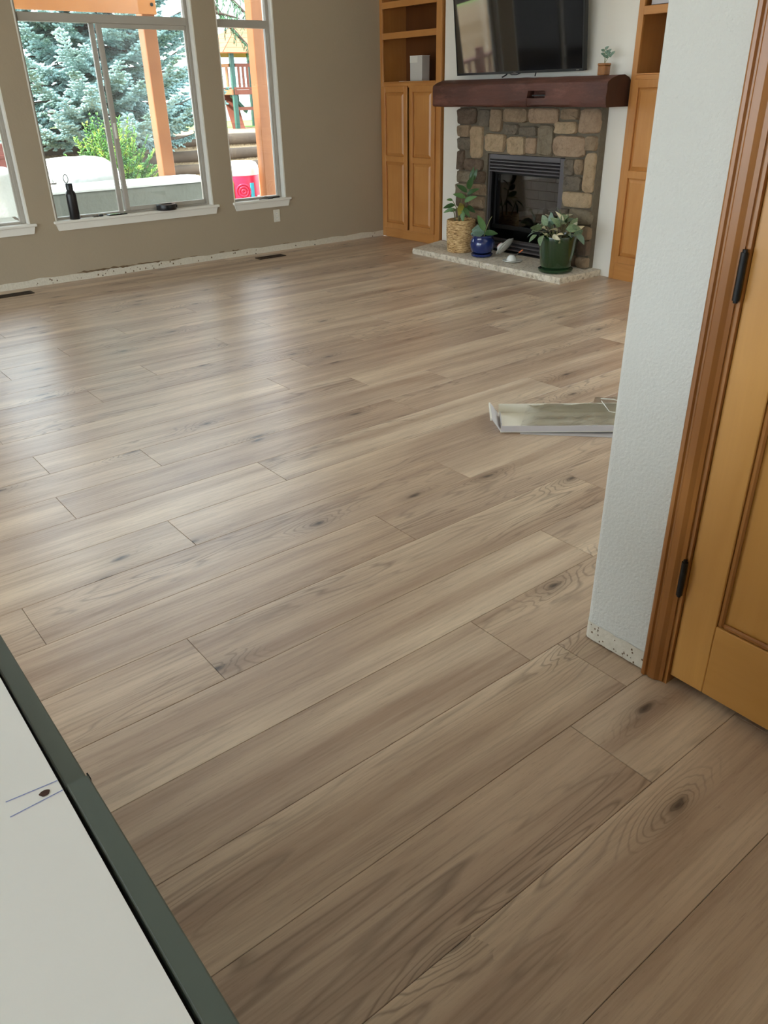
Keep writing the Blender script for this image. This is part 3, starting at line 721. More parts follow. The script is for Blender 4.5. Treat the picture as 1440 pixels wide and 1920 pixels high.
# television, tilted forward on its mount
tv = thing('television', (-0.06, -1.95, 1.512), 'large black flat television leaning forward above the mantel', 'television')
th = math.radians(6.5); XFB = XF.copy()
XF = XF @ Matrix.Translation((-0.075, 0, 1.514)) @ Matrix.Rotation(-th, 4, 'Y') @ Matrix.Translation((0.075, 0, -1.514))
ty0, ty1, tz0, tz1 = -1.225, -2.668, 1.514, 2.335
build(bx(-0.073, -0.03, ty0, ty1, tz0, tz1), 'tv_back', 'black_plastic', tv, bevel=0.004)
build(bx(-0.079, -0.0731, ty0, ty0 - 0.009, tz0, tz1).box(-0.079, -0.0731, ty1, ty1 + 0.009, tz0, tz1).box(-0.079, -0.0731, ty0 - 0.009, ty1 + 0.009, tz0, tz0 + 0.018).box(-0.079, -0.0731, ty0 - 0.009, ty1 + 0.009, tz1 - 0.009, tz1), 'bezel', 'black_plastic', tv)
build(bx(-0.0765, -0.0731, ty0 - 0.009, ty1 + 0.009, tz0 + 0.018, tz1 - 0.009), 'screen', 'screen_black', tv)
build(bx(-0.0798, -0.0791, -1.925, -1.955, tz0 + 0.006, tz0 + 0.012), 'badge', 'grey_metal', tv)
build(bx(-0.0798, -0.0791, -2.60, -2.63, tz0 + 0.007, tz0 + 0.013), 'badge', 'grey_metal', tv)
XF = XFB
build(MB().tube([(-0.06, -1.84, 1.520), (-0.07, -1.83, 1.505), (-0.085, -1.80, 1.489)], 0.006, 7).tube([(-0.06, -1.86, 1.52), (-0.075, -1.90, 1.506), (-0.075, -1.96, 1.505), (-0.06, -2.0, 1.52)], 0.004, 6), 'cable', 'black_plastic', tv, smooth=True)
build(MB().tube([(-0.06, -2.165, 1.521), (-0.07, -2.166, 1.50), (-0.072, -2.166, 1.489)], 0.005, 7), 'cable', 'black_plastic', tv, smooth=True)
build(bx(-0.03, 0.0298, -1.75, -2.15, 1.65, 2.05), 'wall_bracket', 'black_metal', tv)

# ------------------------------------------------------------------ leaves
def leaf_mesh(name, mat, width, fold=0.18, curl=0.25, n=7, tip=1.0):
    m = MB()
    for i in range(n + 1):
        t_ = i / n; wv = width * math.sin(math.pi * min(1, t_ ** 0.8 * 0.97 + 0.015)) ** 0.8 * 0.5
        zc = -curl * t_ * t_
        m.v += [(t_, -wv, zc + fold * wv), (t_, 0, zc), (t_, wv, zc + fold * wv)]
        if i: o = 3 * i; m.f += [(o - 3, o, o + 1, o - 2), (o - 2, o + 1, o + 2, o - 1)]
    me = bpy.data.meshes.new(name); me.from_pydata(m.v, [], m.f); me.update(); me.materials.append(MATS[mat])
    for p in me.polygons: p.use_smooth = True
    return me
def put_leaf(parent, me, base, direction, length, up=(0, 0, 1), roll=0.0, name='leaf'):
    o = bpy.data.objects.new(name, me); COL.objects.link(o); o.parent = parent
    x = (XF.to_3x3() @ Vector(direction)).normalized(); u = Vector(up)
    if abs(x.dot(u)) > 0.98: u = Vector((1, 0, 0))
    y = u.cross(x).normalized(); z = x.cross(y)
    R_ = Matrix((x, y, z)).transposed() @ Matrix.Rotation(roll, 3, 'X')
    o.matrix_local = Matrix.Translation((XF @ Vector(base)) - LOC[parent]) @ (R_ * length).to_4x4()
    return o

# wicker basket with a tall leafy plant
c = (-0.25, -1.515, 0.0515); R0 = 0.128
bk = thing('wicker_basket_plant', c, 'round natural wicker basket holding a tall green leafy plant', 'potted plant')
nr = 17; prof = []
hB = 0.285
for k in range(nr):
    z = hB * k / nr; rr_ = R0 * (0.93 + 0.09 * math.sin(math.pi * (k / nr) * 0.75))
    for q in range(4):
        a = math.pi * q / 4; prof.append((rr_ + 0.006 * math.sin(a), z + hB / nr * q / 4))
prof.append((R0 * 0.99, hB)); prof += [(R0 * 0.93, hB), (R0 * 0.92, hB - 0.06)]
build(MB().lathe([(0.002, 0.001)] + prof, c, 30), 'basket', 'wicker', bk, smooth=True)
build(MB().lathe([(0.001, hB - 0.045), (R0 * 0.92, hB - 0.05)], c, 24), 'soil', 'soil', bk)
for sgn in (1,):
    build(MB().tube([(c[0] - 0.06, c[1] + R0 * 0.9, c[2] + hB - 0.05), (c[0] - 0.06, c[1] + R0 * 1.0, c[2] + hB - 0.02), (c[0] - 0.03, c[1] + R0 * 1.06, c[2] + hB - 0.03), (c[0], c[1] + R0 * 1.0, c[2] + hB - 0.055)], 0.006, 6), 'handle', 'wicker', bk, smooth=True)
L_dark = [leaf_mesh('leaf_d%d' % k, 'leaf_dark', w_, 0.25, cu) for k, (w_, cu) in enumerate(((0.42, 0.2), (0.36, 0.35)))]
L_mid = [leaf_mesh('leaf_m%d' % k, 'leaf_mid', w_, 0.25, cu) for k, (w_, cu) in enumerate(((0.42, 0.25), (0.34, 0.4)))]
L_yel = [leaf_mesh('leaf_y', 'leaf_yellow', 0.5, 0.3, 0.2)]
L_var = [leaf_mesh('leaf_v%d' % k, 'leaf_variegated', w_, 0.25, cu) for k, (w_, cu) in enumerate(((0.62, 0.25), (0.55, 0.45)))]
L_gry = [leaf_mesh('leaf_g', 'leaf_grey', 0.6, 0.25, 0.35)]
L_crm = [leaf_mesh('leaf_c%d' % k, 'leaf_cream', w_, 0.5, cu) for k, (w_, cu) in enumerate(((0.36, 0.2), (0.30, 0.5)))]
stems = [((0.0, -0.02, 0.24), (0.02, -0.03, 0.42), (0.03, -0.08, 0.60)), ((0.0, 0.03, 0.24), (0.0, 0.05, 0.36), (-0.02, 0.10, 0.44)), ((-0.03, -0.04, 0.24), (-0.04, -0.07, 0.34), (-0.05, -0.09, 0.40)), ((-0.02, 0.0, 0.24), (-0.02, 0.01, 0.38), (0.0, -0.02, 0.50)), ((0.03, 0.02, 0.24), (0.04, 0.0, 0.34), (0.05, -0.05, 0.42)), ((-0.04, 0.03, 0.24), (-0.05, 0.04, 0.33), (-0.06, 0.05, 0.38))]
for st in stems: build(MB().tube([Vector(c) + Vector(p) for p in st], [0.006, 0.005, 0.003], 6), 'stem', 'stem', bk, smooth=True)
B = Vector(c)
for off, d, l, Ls in [((0.03, -0.085, 0.60), (-0.15, -0.25, 0.9), 0.12, L_dark), ((0.02, -0.06, 0.55), (-0.2, -0.55, 0.75), 0.13, L_dark), ((0.02, -0.05, 0.52), (-0.3, 0.55, 0.5), 0.12, L_dark), ((0.02, -0.05, 0.50), (0.0, -0.8, 0.5), 0.12, L_dark),
                      ((0.01, -0.04, 0.47), (-0.4, 0.7, 0.35), 0.12, L_mid), ((0.01, -0.03, 0.44), (-0.2, -0.9, 0.45), 0.13, L_mid), ((0.0, -0.03, 0.42), (-0.6, -0.35, 0.1), 0.10, L_yel), ((-0.02, -0.03, 0.42), (-0.5, -0.3, -0.45), 0.11, L_yel),
                      ((-0.02, 0.10, 0.44), (-0.2, 0.9, 0.25), 0.08, L_mid), ((-0.01, 0.08, 0.40), (-0.4, 0.85, -0.1), 0.12, L_dark), ((-0.01, 0.06, 0.36), (-0.3, 0.95, 0.0), 0.10, L_mid), ((-0.05, -0.09, 0.40), (-0.3, -0.75, -0.35), 0.11, L_dark),
                      ((-0.05, -0.08, 0.38), (-0.3, -0.2, -0.8), 0.10, L_mid), ((-0.05, 0.05, 0.38), (-0.6, 0.4, -0.2), 0.09, L_mid), ((0.04, -0.04, 0.40), (-0.1, -0.8, -0.3), 0.10, L_dark), ((0.03, -0.10, 0.62), (0.1, -0.4, 0.9), 0.10, L_dark)]:
    put_leaf(bk, random.choice(Ls), B + Vector(off), d, l * 1.08, up=(-0.55, -0.5, 0.55), roll=random.uniform(-0.4, 0.4))

# blue glazed pot
c = (-0.285, -1.845, 0.0515); B = Vector(c)
bp = thing('blue_pot_plant', c, 'round glossy blue glazed pot with a few broad leaves', 'potted plant')
build(MB().lathe([(0.001, 0), (0.088, 0), (0.098, 0.010), (0.100, 0.022), (0.094, 0.026), (0.085, 0.020)], c, 32), 'saucer', 'blue_glaze', bp, smooth=50)
prof = [(0.001, 0.0265), (0.078, 0.0265), (0.098, 0.05), (0.110, 0.085), (0.111, 0.115), (0.104, 0.148), (0.094, 0.166), (0.098, 0.176), (0.102, 0.182), (0.100, 0.186), (0.092, 0.183), (0.088, 0.16)]
build(MB().lathe(prof, c, 36), 'pot', 'blue_glaze', bp, smooth=60)
build(MB().lathe([(0.001, 0.165), (0.088, 0.163)], c, 24), 'soil', 'soil', bp)
build(MB().tube([B + Vector((0.0, -0.015, 0.16)), B + Vector((0.01, -0.03, 0.23)), B + Vector((0.02, -0.06, 0.31)), B + Vector((0.02, -0.09, 0.35))], [0.006, 0.005, 0.004, 0.003], 7), 'stem', 'stem', bp, smooth=True)
for off, d, l, Ls, ro in [((0.0, -0.02, 0.22), (-0.15, 0.35, 0.9), 0.15, L_mid, 0.9), ((0.0, -0.02, 0.215), (-0.2, 0.95, 0.22), 0.16, L_gry, 0.1), ((0.0, -0.02, 0.20), (-0.5, 0.9, 0.05), 0.14, L_gry, 0.0), ((0.0, -0.02, 0.205), (0.2, -0.95, 0.1), 0.13, L_dark, 0), ((0.01, -0.01, 0.2), (0.6, 0.3, 0.3), 0.12, L_dark, 0)]:
    put_leaf(bp, Ls[0], B + Vector(off), d, l, up=(-0.6, -0.6, 0.45), roll=ro * 0.2)

# green glazed pot
c = (-0.31, -2.755, 0.0515); B = Vector(c)
gp = thing('green_pot_plant', c, 'tall dark green glazed pot with a bushy variegated plant', 'potted plant')
build(MB().lathe([(0.001, 0), (0.128, 0), (0.142, 0.012), (0.144, 0.026), (0.136, 0.030), (0.125, 0.022)], c, 36), 'saucer', 'green_glaze', gp, smooth=50)
build(MB().lathe([(0.001, 0.0305), (0.118, 0.0305), (0.128, 0.06), (0.143, 0.16), (0.154, 0.255), (0.158, 0.282), (0.156, 0.290), (0.147, 0.288), (0.142, 0.25)], c, 40), 'pot', 'green_glaze', gp, smooth=60)
build(MB().lathe([(0.001, 0.26), (0.142, 0.255)], c, 24), 'soil', 'soil', gp)
rng = random.Random(5)
for k in range(62):
    a = 2 * math.pi * (k * 0.381966); h_ = k / 62.0
    el = 1.25 - 1.55 * h_ + rng.uniform(-0.12, 0.12)
    rad = Vector((math.cos(a), math.sin(a), 0)); d = rad * math.cos(el) + Vector((0, 0, math.sin(el)))
    reach = 0.10 + 0.07 * h_
    if rad.x > 0.25: reach *= 0.75
    st = B + rad * 0.04 + Vector((0, 0, 0.258)); tipp = B + rad * reach * math.cos(max(el, 0)) * 1.15 + Vector((0, 0, 0.275 + 0.125 * math.sin(max(el, 0.0)) + rng.uniform(0.0, 0.035)))
    if k % 3 == 0: build(MB().tube([st, st.lerp(tipp, 0.5) + Vector((0, 0, 0.02)), tipp], [0.004, 0.003, 0.002], 5), 'stem', 'stem', gp, smooth=True)
    Ls = L_crm if k in (2, 3, 7, 8, 13, 14, 19, 23, 24, 27, 30, 33, 38, 41, 44, 46, 50, 55) else (L_gry if k % 4 == 1 else L_var)
    tw = rng.uniform(-0.7, 0.7); side = Vector((-math.sin(a), math.cos(a), 0))
    put_leaf(gp, rng.choice(Ls), tipp - d * 0.015, d * 0.6 + side * tw + Vector((0, 0, rng.uniform(-0.25, 0.5))), rng.uniform(0.075, 0.115), up=rad * 0.8 + Vector((-0.35, -0.35, 0.5)), roll=rng.uniform(-0.3, 0.3))

# teacups on the hearth
c = Vector((-0.275, -2.225, 0.0515))
t1 = thing('teacup', c, 'white teacup upside down on a saucer with an orange-handled stick', 'teacup', 'white cups on the hearth')
build(MB().lathe([(0.001, 0), (0.04, 0), (0.07, 0.006), (0.088, 0.012), (0.086, 0.015), (0.06, 0.010), (0.001, 0.008)], c, 32), 'saucer', 'porcelain', t1, smooth=60)
build(MB().lathe([(0.045, 0.010), (0.043, 0.022), (0.038, 0.038), (0.026, 0.050), (0.022, 0.056), (0.001, 0.057)], c + Vector((0, 0.01, 0)), 24), 'cup', 'porcelain', t1, smooth=60)
build(MB().tube([c + Vector((0.02, 0.03, 0.03)), c + Vector((0.035, 0.042, 0.045)), c + Vector((0.03, 0.05, 0.02))], 0.004, 6), 'cup_handle', 'porcelain', t1, smooth=True)
sp = build(MB().tube([c + Vector((0.0, -0.03, 0.052)), c + Vector((0.01, -0.065, 0.085))], 0.0035, 6), 'stick', 'grey_metal', t1, smooth=True)
build(MB().tube([c + Vector((0.01, -0.065, 0.085)), c + Vector((0.02, -0.10, 0.112))], [0.006, 0.007], 7), 'stick_handle', 'orange_wood', sp, smooth=True)
c = Vector((-0.155, -2.0, 0.0515))
t2 = thing('teacup', c, 'tipped-over white teacup with coloured print on two leaning saucers', 'teacup', 'white cups on the hearth')
tilt = Matrix.Rotation(math.radians(25), 3, 'Z') @ Matrix.Rotation(math.radians(-58), 3, 'X') if False else Matrix.Rotation(math.radians(-50), 3, 'X') @ Matrix.Rotation(math.radians(-16), 3, 'Y')
cc = c + Vector((0, 0, 0.078))
dish = [(0.001, 0), (0.04, 0), (0.07, 0.006), (0.092, 0.014), (0.090, 0.017), (0.06, 0.010), (0.001, 0.008)]
build(MB().lathe(dish, cc, 32, tilt), 'saucer', 'porcelain', t2, smooth=60)
build(MB().lathe(dish, cc + tilt @ Vector((0.012, -0.012, -0.02)) + Vector((0, 0, 0.004)), 32, tilt), 'saucer', 'porcelain', t2, smooth=60)
cu = build(MB().lathe([(0.045, 0.010), (0.044, 0.016), (0.040, 0.032), (0.030, 0.048), (0.024, 0.054), (0.001, 0.055)], cc + tilt @ Vector((-0.012, 0.012, 0)), 24, tilt), 'cup', 'porcelain', t2, smooth=60)
build(MB().lathe([(0.0306, 0.0478), (0.0308, 0.0482), (0.0260, 0.0530), (0.0258, 0.0526)], cc + tilt @ Vector((-0.012, 0.012, 0)), 24, tilt), 'red_band', 'red_print', cu)
build(MB().lathe([(0.0446, 0.0135), (0.0450, 0.014), (0.0434, 0.022), (0.0430, 0.0215)], cc + tilt @ Vector((-0.012, 0.012, 0)), 24, tilt), 'blue_band', 'blue_print', cu)

# small amber holder with sprigs on the mantel
c = Vector((-0.10, -2.885, 1.4795)); 
am = thing('sprig_holder', c, 'small amber square holder with leafy sprigs on the mantel end', 'vase')
build(bx(c.x - 0.034, c.x + 0.034, c.y - 0.034, c.y + 0.034, c.z, c.z + 0.062), 'body', 'amber_glass', am, bevel=0.004)
build(bx(c.x - 0.036, c.x + 0.036, c.y - 0.037, c.y + 0.036, c.z + 0.062, c.z + 0.079), 'rim', 'amber_glass', am, bevel=0.004)
for dy, dz in ((0.01, 0.09), (-0.02, 0.07), (-0.055, 0.055)):
    p1 = c + Vector((0, dy, 0.078 + dz)); build(MB().tube([c + Vector((0, 0, 0.076)), c + Vector((0, dy * 0.5, 0.078 + dz * 0.6)), p1], 0.0018, 5), 'sprig', 'stem', am)
    for q in range(4):
        put_leaf(am, L_gry[0], c + Vector((0, dy * (0.55 + q * 0.15), 0.078 + dz * (0.6 + 0.13 * q))), (random.uniform(-0.5, 0.2), (-1) ** q * 0.8, 0.5), 0.034, up=(-0.7, -0.6, 0.3))

# small things on the bookcase shelves
XF = Matrix.Identity(4)
wb = thing('white_box', (0.17, -0.42, 1.486), 'tall white square box standing on the corner bookcase shelf', 'box')
build(bx(0.11, 0.21, -0.335, -0.515, 1.4855, 1.70), 'body', 'white_box', wb, bevel=0.003)
build(bx(0.1085, 0.2115, -0.3335, -0.5165, 1.7002, 1.705).box(0.1078, 0.1095, -0.337, -0.45, 1.645, 1.70), 'lid', 'white_box_top', wb)
tag(build(bx(0.03, 0.16, -0.26, -0.33, 1.4855, 1.489), 'paper_note', 'white_box_top'), 'small flat paper lying on the bookcase shelf beside the white box', 'paper')
XF = XFB
gb = tag(build(bx(0.04, 0.24, -3.135, -3.40, 1.9065, 1.965), 'grey_book', 'cardboard_grey', bevel=0.004), 'thick grey book lying on the upper shelf of the half-hidden bookcase', 'book')
build(bx(0.036, 0.0405, -3.137, -3.402, 1.9065, 1.913).box(0.036, 0.0405, -3.137, -3.402, 1.9585, 1.9652), 'cover_edge', 'black_plastic', gb)
XF = Matrix.Identity(4)

# ================================================================== SMALL THINGS IN THE ROOM
ol = thing('wall_outlet', (-1.346, -0.003, 0.278), 'white wall socket plate below the narrow window', 'outlet')
build(bx(-1.382, -1.311, -0.006, -0.0001, 0.276, 0.391), 'plate', 'outlet_white', ol, bevel=0.002)
for z in (0.312, 0.353):
    s = build(MB().lathe([(0.0165, 0), (0.0165, 0.002), (0.001, 0.002)], (-1.3465, -0.006, z), 18, Matrix.Rotation(math.pi / 2, 3, 'X')), 'socket', 'trim_white', ol)
    for dx in (-0.006, 0.006): build(bx(-1.3465 + dx - 0.001, -1.3465 + dx + 0.001, -0.0086, -0.0081, z - 0.002, z + 0.006), 'slot', 'gap_black', s)

def register(x0, x1, y0, y1, label):
    r = thing('floor_register', ((x0 + x1) / 2, (y0 + y1) / 2, 0), label, 'floor vent', 'floor vents under the windows')
    build(bx(x0, x1, y0, y1, 0.0002, 0.0012), 'duct_hole', 'gap_black', r)
    build(bx(x0, x1, y0, y0 + 0.012, 0.0012, 0.006).box(x0, x1, y1 - 0.012, y1, 0.0012, 0.006).box(x0, x0 + 0.012, y0 + 0.012, y1 - 0.012, 0.0012, 0.006).box(x1 - 0.012, x1, y0 + 0.012, y1 - 0.012, 0.0012, 0.006), 'frame', 'vent_brown', r)
    n = 24
    for k in range(n):
        x = x0 + 0.012 + (x1 - x0 - 0.024) * (k + 0.5) / n
        build(bx(x - 0.0022, x + 0.0022, y0 + 0.0121, y1 - 0.0121, 0.0013, 0.005), 'fin', 'vent_brown', r)
register(-1.745, -1.455, -0.300, -0.195, 'dark slotted floor vent near the middle of the window wall')
register(-4.14, -3.85, -0.262, -0.155, 'dark slotted floor vent at the left edge of the photo')

# bottle on the sill
c = Vector((-3.318, 0.015, 0.4955))
bo = thing('water_bottle', c, 'matt black steel water bottle with a loop lid on the window sill', 'bottle')
build(MB().lathe([(0.001, 0), (0.040, 0), (0.042, 0.004), (0.042, 0.190), (0.040, 0.203), (0.030, 0.222), (0.026, 0.230), (0.001, 0.231)], c, 28), 'body', 'black_plastic', bo, smooth=50)
lid = build(MB().lathe([(0.001, 0.2312), (0.0285, 0.2312), (0.0285, 0.272), (0.026, 0.278), (0.001, 0.279)], c, 24), 'lid', 'black_plastic', bo, smooth=50)
lp = [c + Vector((-0.016 + 0.018 * math.sin(a), 0, 0.316 - 0.033 * math.cos(a))) for a in np.linspace(0, 2 * math.pi, 17)]
build(MB().tube(lp, 0.0034, 6), 'loop', 'charcoal_metal', lid, smooth=True)
# keys
k0 = Vector((-3.12, 0.012, 0.4955))
ky = thing('key_bunch', k0, 'small bunch of dark keys beside the black bottle', 'keys')
build(bx(k0.x + 0.005, k0.x + 0.045, k0.y - 0.012, k0.y + 0.014, k0.z, k0.z + 0.016), 'key_fob', 'black_plastic', ky, bevel=0.005)
for a in (0.3, -0.35, 0.9):
    d = Vector((-math.cos(a), math.sin(a), 0)); p = k0 + Vector((0, 0, 0.003 + 0.003 * (a > 0)))
    build(MB().tube([p, p + d * 0.018, p + d * 0.02, p + d * 0.05], [0.009, 0.009, 0.004, 0.003], 6), 'key', 'grey_metal', ky)
ph = thing('phone', (-2.95, 0.01, 0.4955), 'black phone lying flat on the window sill', 'phone')
build(bx(-3.035, -2.870, -0.025, 0.050, 0.4955, 0.506), 'body', 'black_plastic', ph, bevel=0.003)
build(bx(-3.030, -2.875, -0.021, 0.046, 0.5061, 0.5068), 'screen', 'screen_black', ph)
# tape roll
c = Vector((-2.488, 0.008, 0.4955))
tp = thing('tape_roll', c, 'squat black roll of tape on the wide window sill', 'tape')
build(MB().lathe([(0.055, 0.0), (0.086, 0.0), (0.088, 0.004), (0.088, 0.044), (0.086, 0.048), (0.055, 0.048)], c, 32).lathe([(0.055, 0.048), (0.055, 0.0)], c, 32), 'tape', 'black_plastic', tp, smooth=40, fixn=False)
build(MB().lathe([(0.0545, 0.001), (0.0545, 0.0475), (0.050, 0.0475), (0.050, 0.001)], c, 32), 'core', 'cardboard_white', tp, smooth=40)
build(MB().tube([c + Vector((0.085, -0.01, 0.04)), c + Vector((0.098, -0.012, 0.03)), c + Vector((0.094, -0.012, 0.012))], 0.004, 5), 'loose_end', 'black_plastic', tp)
# hand tool on the narrow sill
u = thing('hand_tool', (-1.42, 0.0, 0.4955), 'black-handled small pliers lying on the narrow window sill', 'tool')
build(MB().tube([(-1.43, 0.0, 0.5045), (-1.37, 0.004, 0.506), (-1.29, 0.012, 0.5055)], [0.009, 0.008, 0.0075], 8), 'handle', 'black_plastic', u, smooth=True)
build(MB().tube([(-1.43, 0.0, 0.5045), (-1.40, -0.014, 0.5045), (-1.385, -0.02, 0.503)], [0.009, 0.008, 0.006], 8), 'handle', 'black_plastic', u, smooth=True)
build(MB().tube([(-1.43, 0.0, 0.506), (-1.46, 0.0, 0.512), (-1.485, 0.0, 0.507), (-1.53, -0.004, 0.500)], [0.010, 0.014, 0.008, 0.003], 8), 'jaws', 'grey_metal', u, smooth=True)

# cardboard tray with torn film
A = Vector((-3.155, -4.812, 0)); U = Vector((0.729, -0.684, 0)); V = Vector((0.684, 0.729, 0)); Z = Vector((0, 0, 1))
XF = Matrix(((U.x, V.x, 0, A.x), (U.y, V.y, 0, A.y), (0, 0, 1, 0), (0, 0, 0, 1))) @ Matrix.Rotation(math.radians(-1.2), 4, 'Y')
tr = thing('packing_tray', (0.4, 0.125, 0), 'shallow grey-white card packing tray with torn film on the floor', 'packaging')
Lt, Wt, Ht = 0.86, 0.245, 0.042
build(bx(0.01, Lt, 0.0, Wt, 0.003, 0.006), 'tray_bottom', 'cardboard_white', tr)
build(bx(0.012, Lt, 0.0, 0.004, 0.0062, 0.034), 'front_wall', 'cardboard_grey', tr)
build(bx(0.012, Lt, Wt - 0.004, Wt, 0.0062, 0.052), 'rear_wall', 'cardboard_white', tr)
m = MB()
m.hexa([(0.008, 0.012, 0.0062), (0.012, 0.012, 0.0062), (0.012, Wt - 0.01, 0.0062), (0.008, Wt - 0.01, 0.0062)], [(-0.030, 0.03, 0.056), (-0.026, 0.03, 0.056), (-0.026, Wt - 0.004, 0.056), (-0.030, Wt - 0.004, 0.056)])
ef = build(m, 'end_flap', 'cardboard_grey', tr)
build(MB().hexa([(-0.036, 0.03, 0.05), (-0.030, 0.03, 0.05), (-0.030, Wt - 0.004, 0.05), (-0.036, Wt - 0.004, 0.05)], [(-0.0355, 0.03, 0.0605), (-0.028, 0.03, 0.0605), (-0.028, Wt - 0.004, 0.0605), (-0.0355, Wt - 0.004, 0.0605)]), 'torn_edge', 'white_box_top', ef)
build(bx(0.014, 0.018, 0.04, 0.19, 0.0063, 0.034), 'inner_tab', 'cardboard_grey', tr)
XF0 = XF
XF = Matrix(((U.x, V.x, 0, A.x), (U.y, V.y, 0, A.y), (0, 0, 1, 0), (0, 0, 0, 1)))
build(MB().hexa([(0.10, -0.012, 0.001), (0.9, -0.06, 0.001), (0.9, 0.05, 0.001), (0.10, 0.05, 0.001)], [(0.10, -0.012, 0.0025), (0.9, -0.06, 0.0025), (0.9, 0.05, 0.0025), (0.10, 0.05, 0.0025)]), 'bottom_flap', 'cardboard_grey', tr)
XF = XF0
# film
def film(fn, nu, nv):
    m = MB()
    for i in range(nu + 1):
        for j in range(nv + 1): m.v.append(fn(i / nu, j / nv))
    for i in range(nu):
        for j in range(nv): o = i * (nv + 1) + j; m.f.append((o, o + nv + 1, o + nv + 2, o + 1))
    return m
build(film(lambda a, b: (0.10 + 0.60 * a + 0.05 * b, 0.03 + 0.212 * b, 0.016 + 0.034 * b * b + 0.012 * noise.noise((a * 7, b * 4, 1)) + 0.005 * noise.noise((a * 18, b * 14, 3))), 34, 14), 'film', 'plastic_film', tr, fixn=False)
build(film(lambda a, b: (0.48 + 0.40 * a, Wt - 0.01 + 0.11 * b, 0.052 + 0.02 * math.sin(3 * b) + 0.018 * noise.noise((a * 6, b * 4, 6)) - 0.045 * b * b), 24, 8), 'film', 'plastic_film', tr, fixn=False)
build(MB().tube([(0.50, Wt + 0.012, 0.070), (0.56, Wt + 0.01, 0.066), (0.66, Wt - 0.06, 0.050), (0.78, Wt - 0.14, 0.048)], 0.0022, 5).tube([(0.50, Wt - 0.01, 0.066), (0.53, Wt - 0.07, 0.034), (0.68, Wt - 0.13, 0.034), (0.80, 0.07, 0.036)], 0.0020, 5), 'film_edge', 'white_box_top', tr, smooth=True)
XF = Matrix.Identity(4)

# island cabinet without its worktop
isl = thing('island_cabinet', (-6.05, -6.6, 0), 'white-topped green island cabinet with blue pen lines and a screw hole', 'cabinet')
TOP = 0.90
build(bx(-6.55, -5.5725, -7.9, -5.6, 0.10, TOP), 'carcass', 'island_white', isl)
build(bx(-5.5725, -5.5690, -7.9, -5.6, 0.10, TOP - 0.012), 'shadow_gap', 'gap_black', isl)
for y0, y1 in ((-6.5905, -5.6), (-7.9, -6.5925)):
    build(bx(-5.5688, -5.5505 if y0 < -6.6 else -5.5512, y0, y1, 0.12, TOP - 0.001 if y0 < -6.6 else TOP - 0.006), 'drawer_front', 'cabinet_green', isl, bevel=0.0012)
build(bx(-5.5506, -5.5494, -6.596, -6.588, 0.80, TOP - 0.004), 'bumper', 'gap_black', isl)
build(bx(-6.50, -5.60, -7.85, -5.65, 0, 0.0995), 'toe_kick', 'gap_black', isl)
build(MB().add([(-5.613, -6.5815, TOP + 0.0003), (-5.613, -6.5805, TOP + 0.0003), (-5.5728, -6.5845, TOP + 0.0003), (-5.5728, -6.5855, TOP + 0.0003)], [(0, 3, 2, 1)]), 'pen_line', 'pen_blue', isl, fixn=False)
build(MB().add([(-5.6145, -6.5995, TOP + 0.0003), (-5.6145, -6.5985, TOP + 0.0003), (-5.5728, -6.5975, TOP + 0.0003), (-5.5728, -6.5985, TOP + 0.0003)], [(0, 3, 2, 1)]), 'pen_line', 'pen_blue', isl, fixn=False)
hp = [(-5.5855 + 0.0042 * math.cos(a) * (1 + 0.15 * math.sin(3 * a)), -6.592 + 0.0036 * math.sin(a), TOP + 0.0004) for a in np.linspace(0, 2 * math.pi, 14, endpoint=False)]
build(MB().add(hp, [tuple(range(14))]), 'screw_hole', 'hole_brown', isl, fixn=False)

# unseen ceiling fill lights, added to brighten the room
for i, (x, y, lb) in enumerate(((-1.6, -1.6, 'unseen round fill light added nearest the corner bookcase'), (-1.6, -4.4, 'unseen round fill light added behind the white hall wall'), (-4.2, -1.6, 'unseen round fill light added in front of the wide window'), (-4.2, -4.4, 'unseen round fill light added over the middle of the floor'), (-6.8, -4.4, 'unseen round fill light added nearest the glazed left wall'))):
    r = thing('ceiling_fill_light', (x, y, H - 0.02), lb, 'light', 'added ceiling fill lights')
    build(MB().lathe([(0.075, 0), (0.085, 0.002), (0.085, 0.019), (0.075, 0.019)], (x, y, H - 0.0195), 24), 'trim_ring', 'trim_white', r, smooth=40)
    l = bpy.data.objects.new('bulb', bpy.data.lights.new('bulb', 'AREA')); COL.objects.link(l)
    l.data.shape = 'DISK'; l.data.size = 0.14; l.data.energy = 1.2; l.data.color = (1, 0.95, 0.9); l.parent = r; l.location = (0, 0, 0.008)

# ================================================================== OUTSIDE
def ground_z(x, y):
    steps = [(0.15, 3.2, -0.10), (3.2, 7.0, 0.10), (7.0, 7.7, 0.28), (7.7, 8.5, 0.50), (8.5, 12, 0.68), (12, 60, 0.64)]
    if y < 3.6: return -0.10
    if y < 7.0: return -0.10 + 0.24 * (y - 3.6) / 3.4
    if y < 7.12: return 0.14 + 0.12 * (y - 7.0) / 0.12
    if y < 7.75: return 0.26 + 0.04 * (y - 7.12)
    if y < 7.87: return 0.285 + 0.17 * (y - 7.75) / 0.12
    if y < 8.55: return 0.455 + 0.04 * (y - 7.87)
    if y < 8.67: return 0.48 + 0.19 * (y - 8.55) / 0.12
    return 0.67 - 0.005 * min(y - 8.67, 6)
m = MB(); ys = [0.16, 2, 3.6, 4.5, 5.5, 6.3, 7.0, 7.12, 7.4, 7.75, 7.87, 8.2, 8.55, 8.67, 9.2, 10, 11, 12, 13.2]; xs = list(np.linspace(-14, 16, 61))
for y in ys:
    for x in xs: m.v.append((x, y, ground_z(x, y) + (0.02 * noise.noise((x * 1.3, y * 1.3, 0)) if y > 3.7 else 0)))
nx = len(xs)
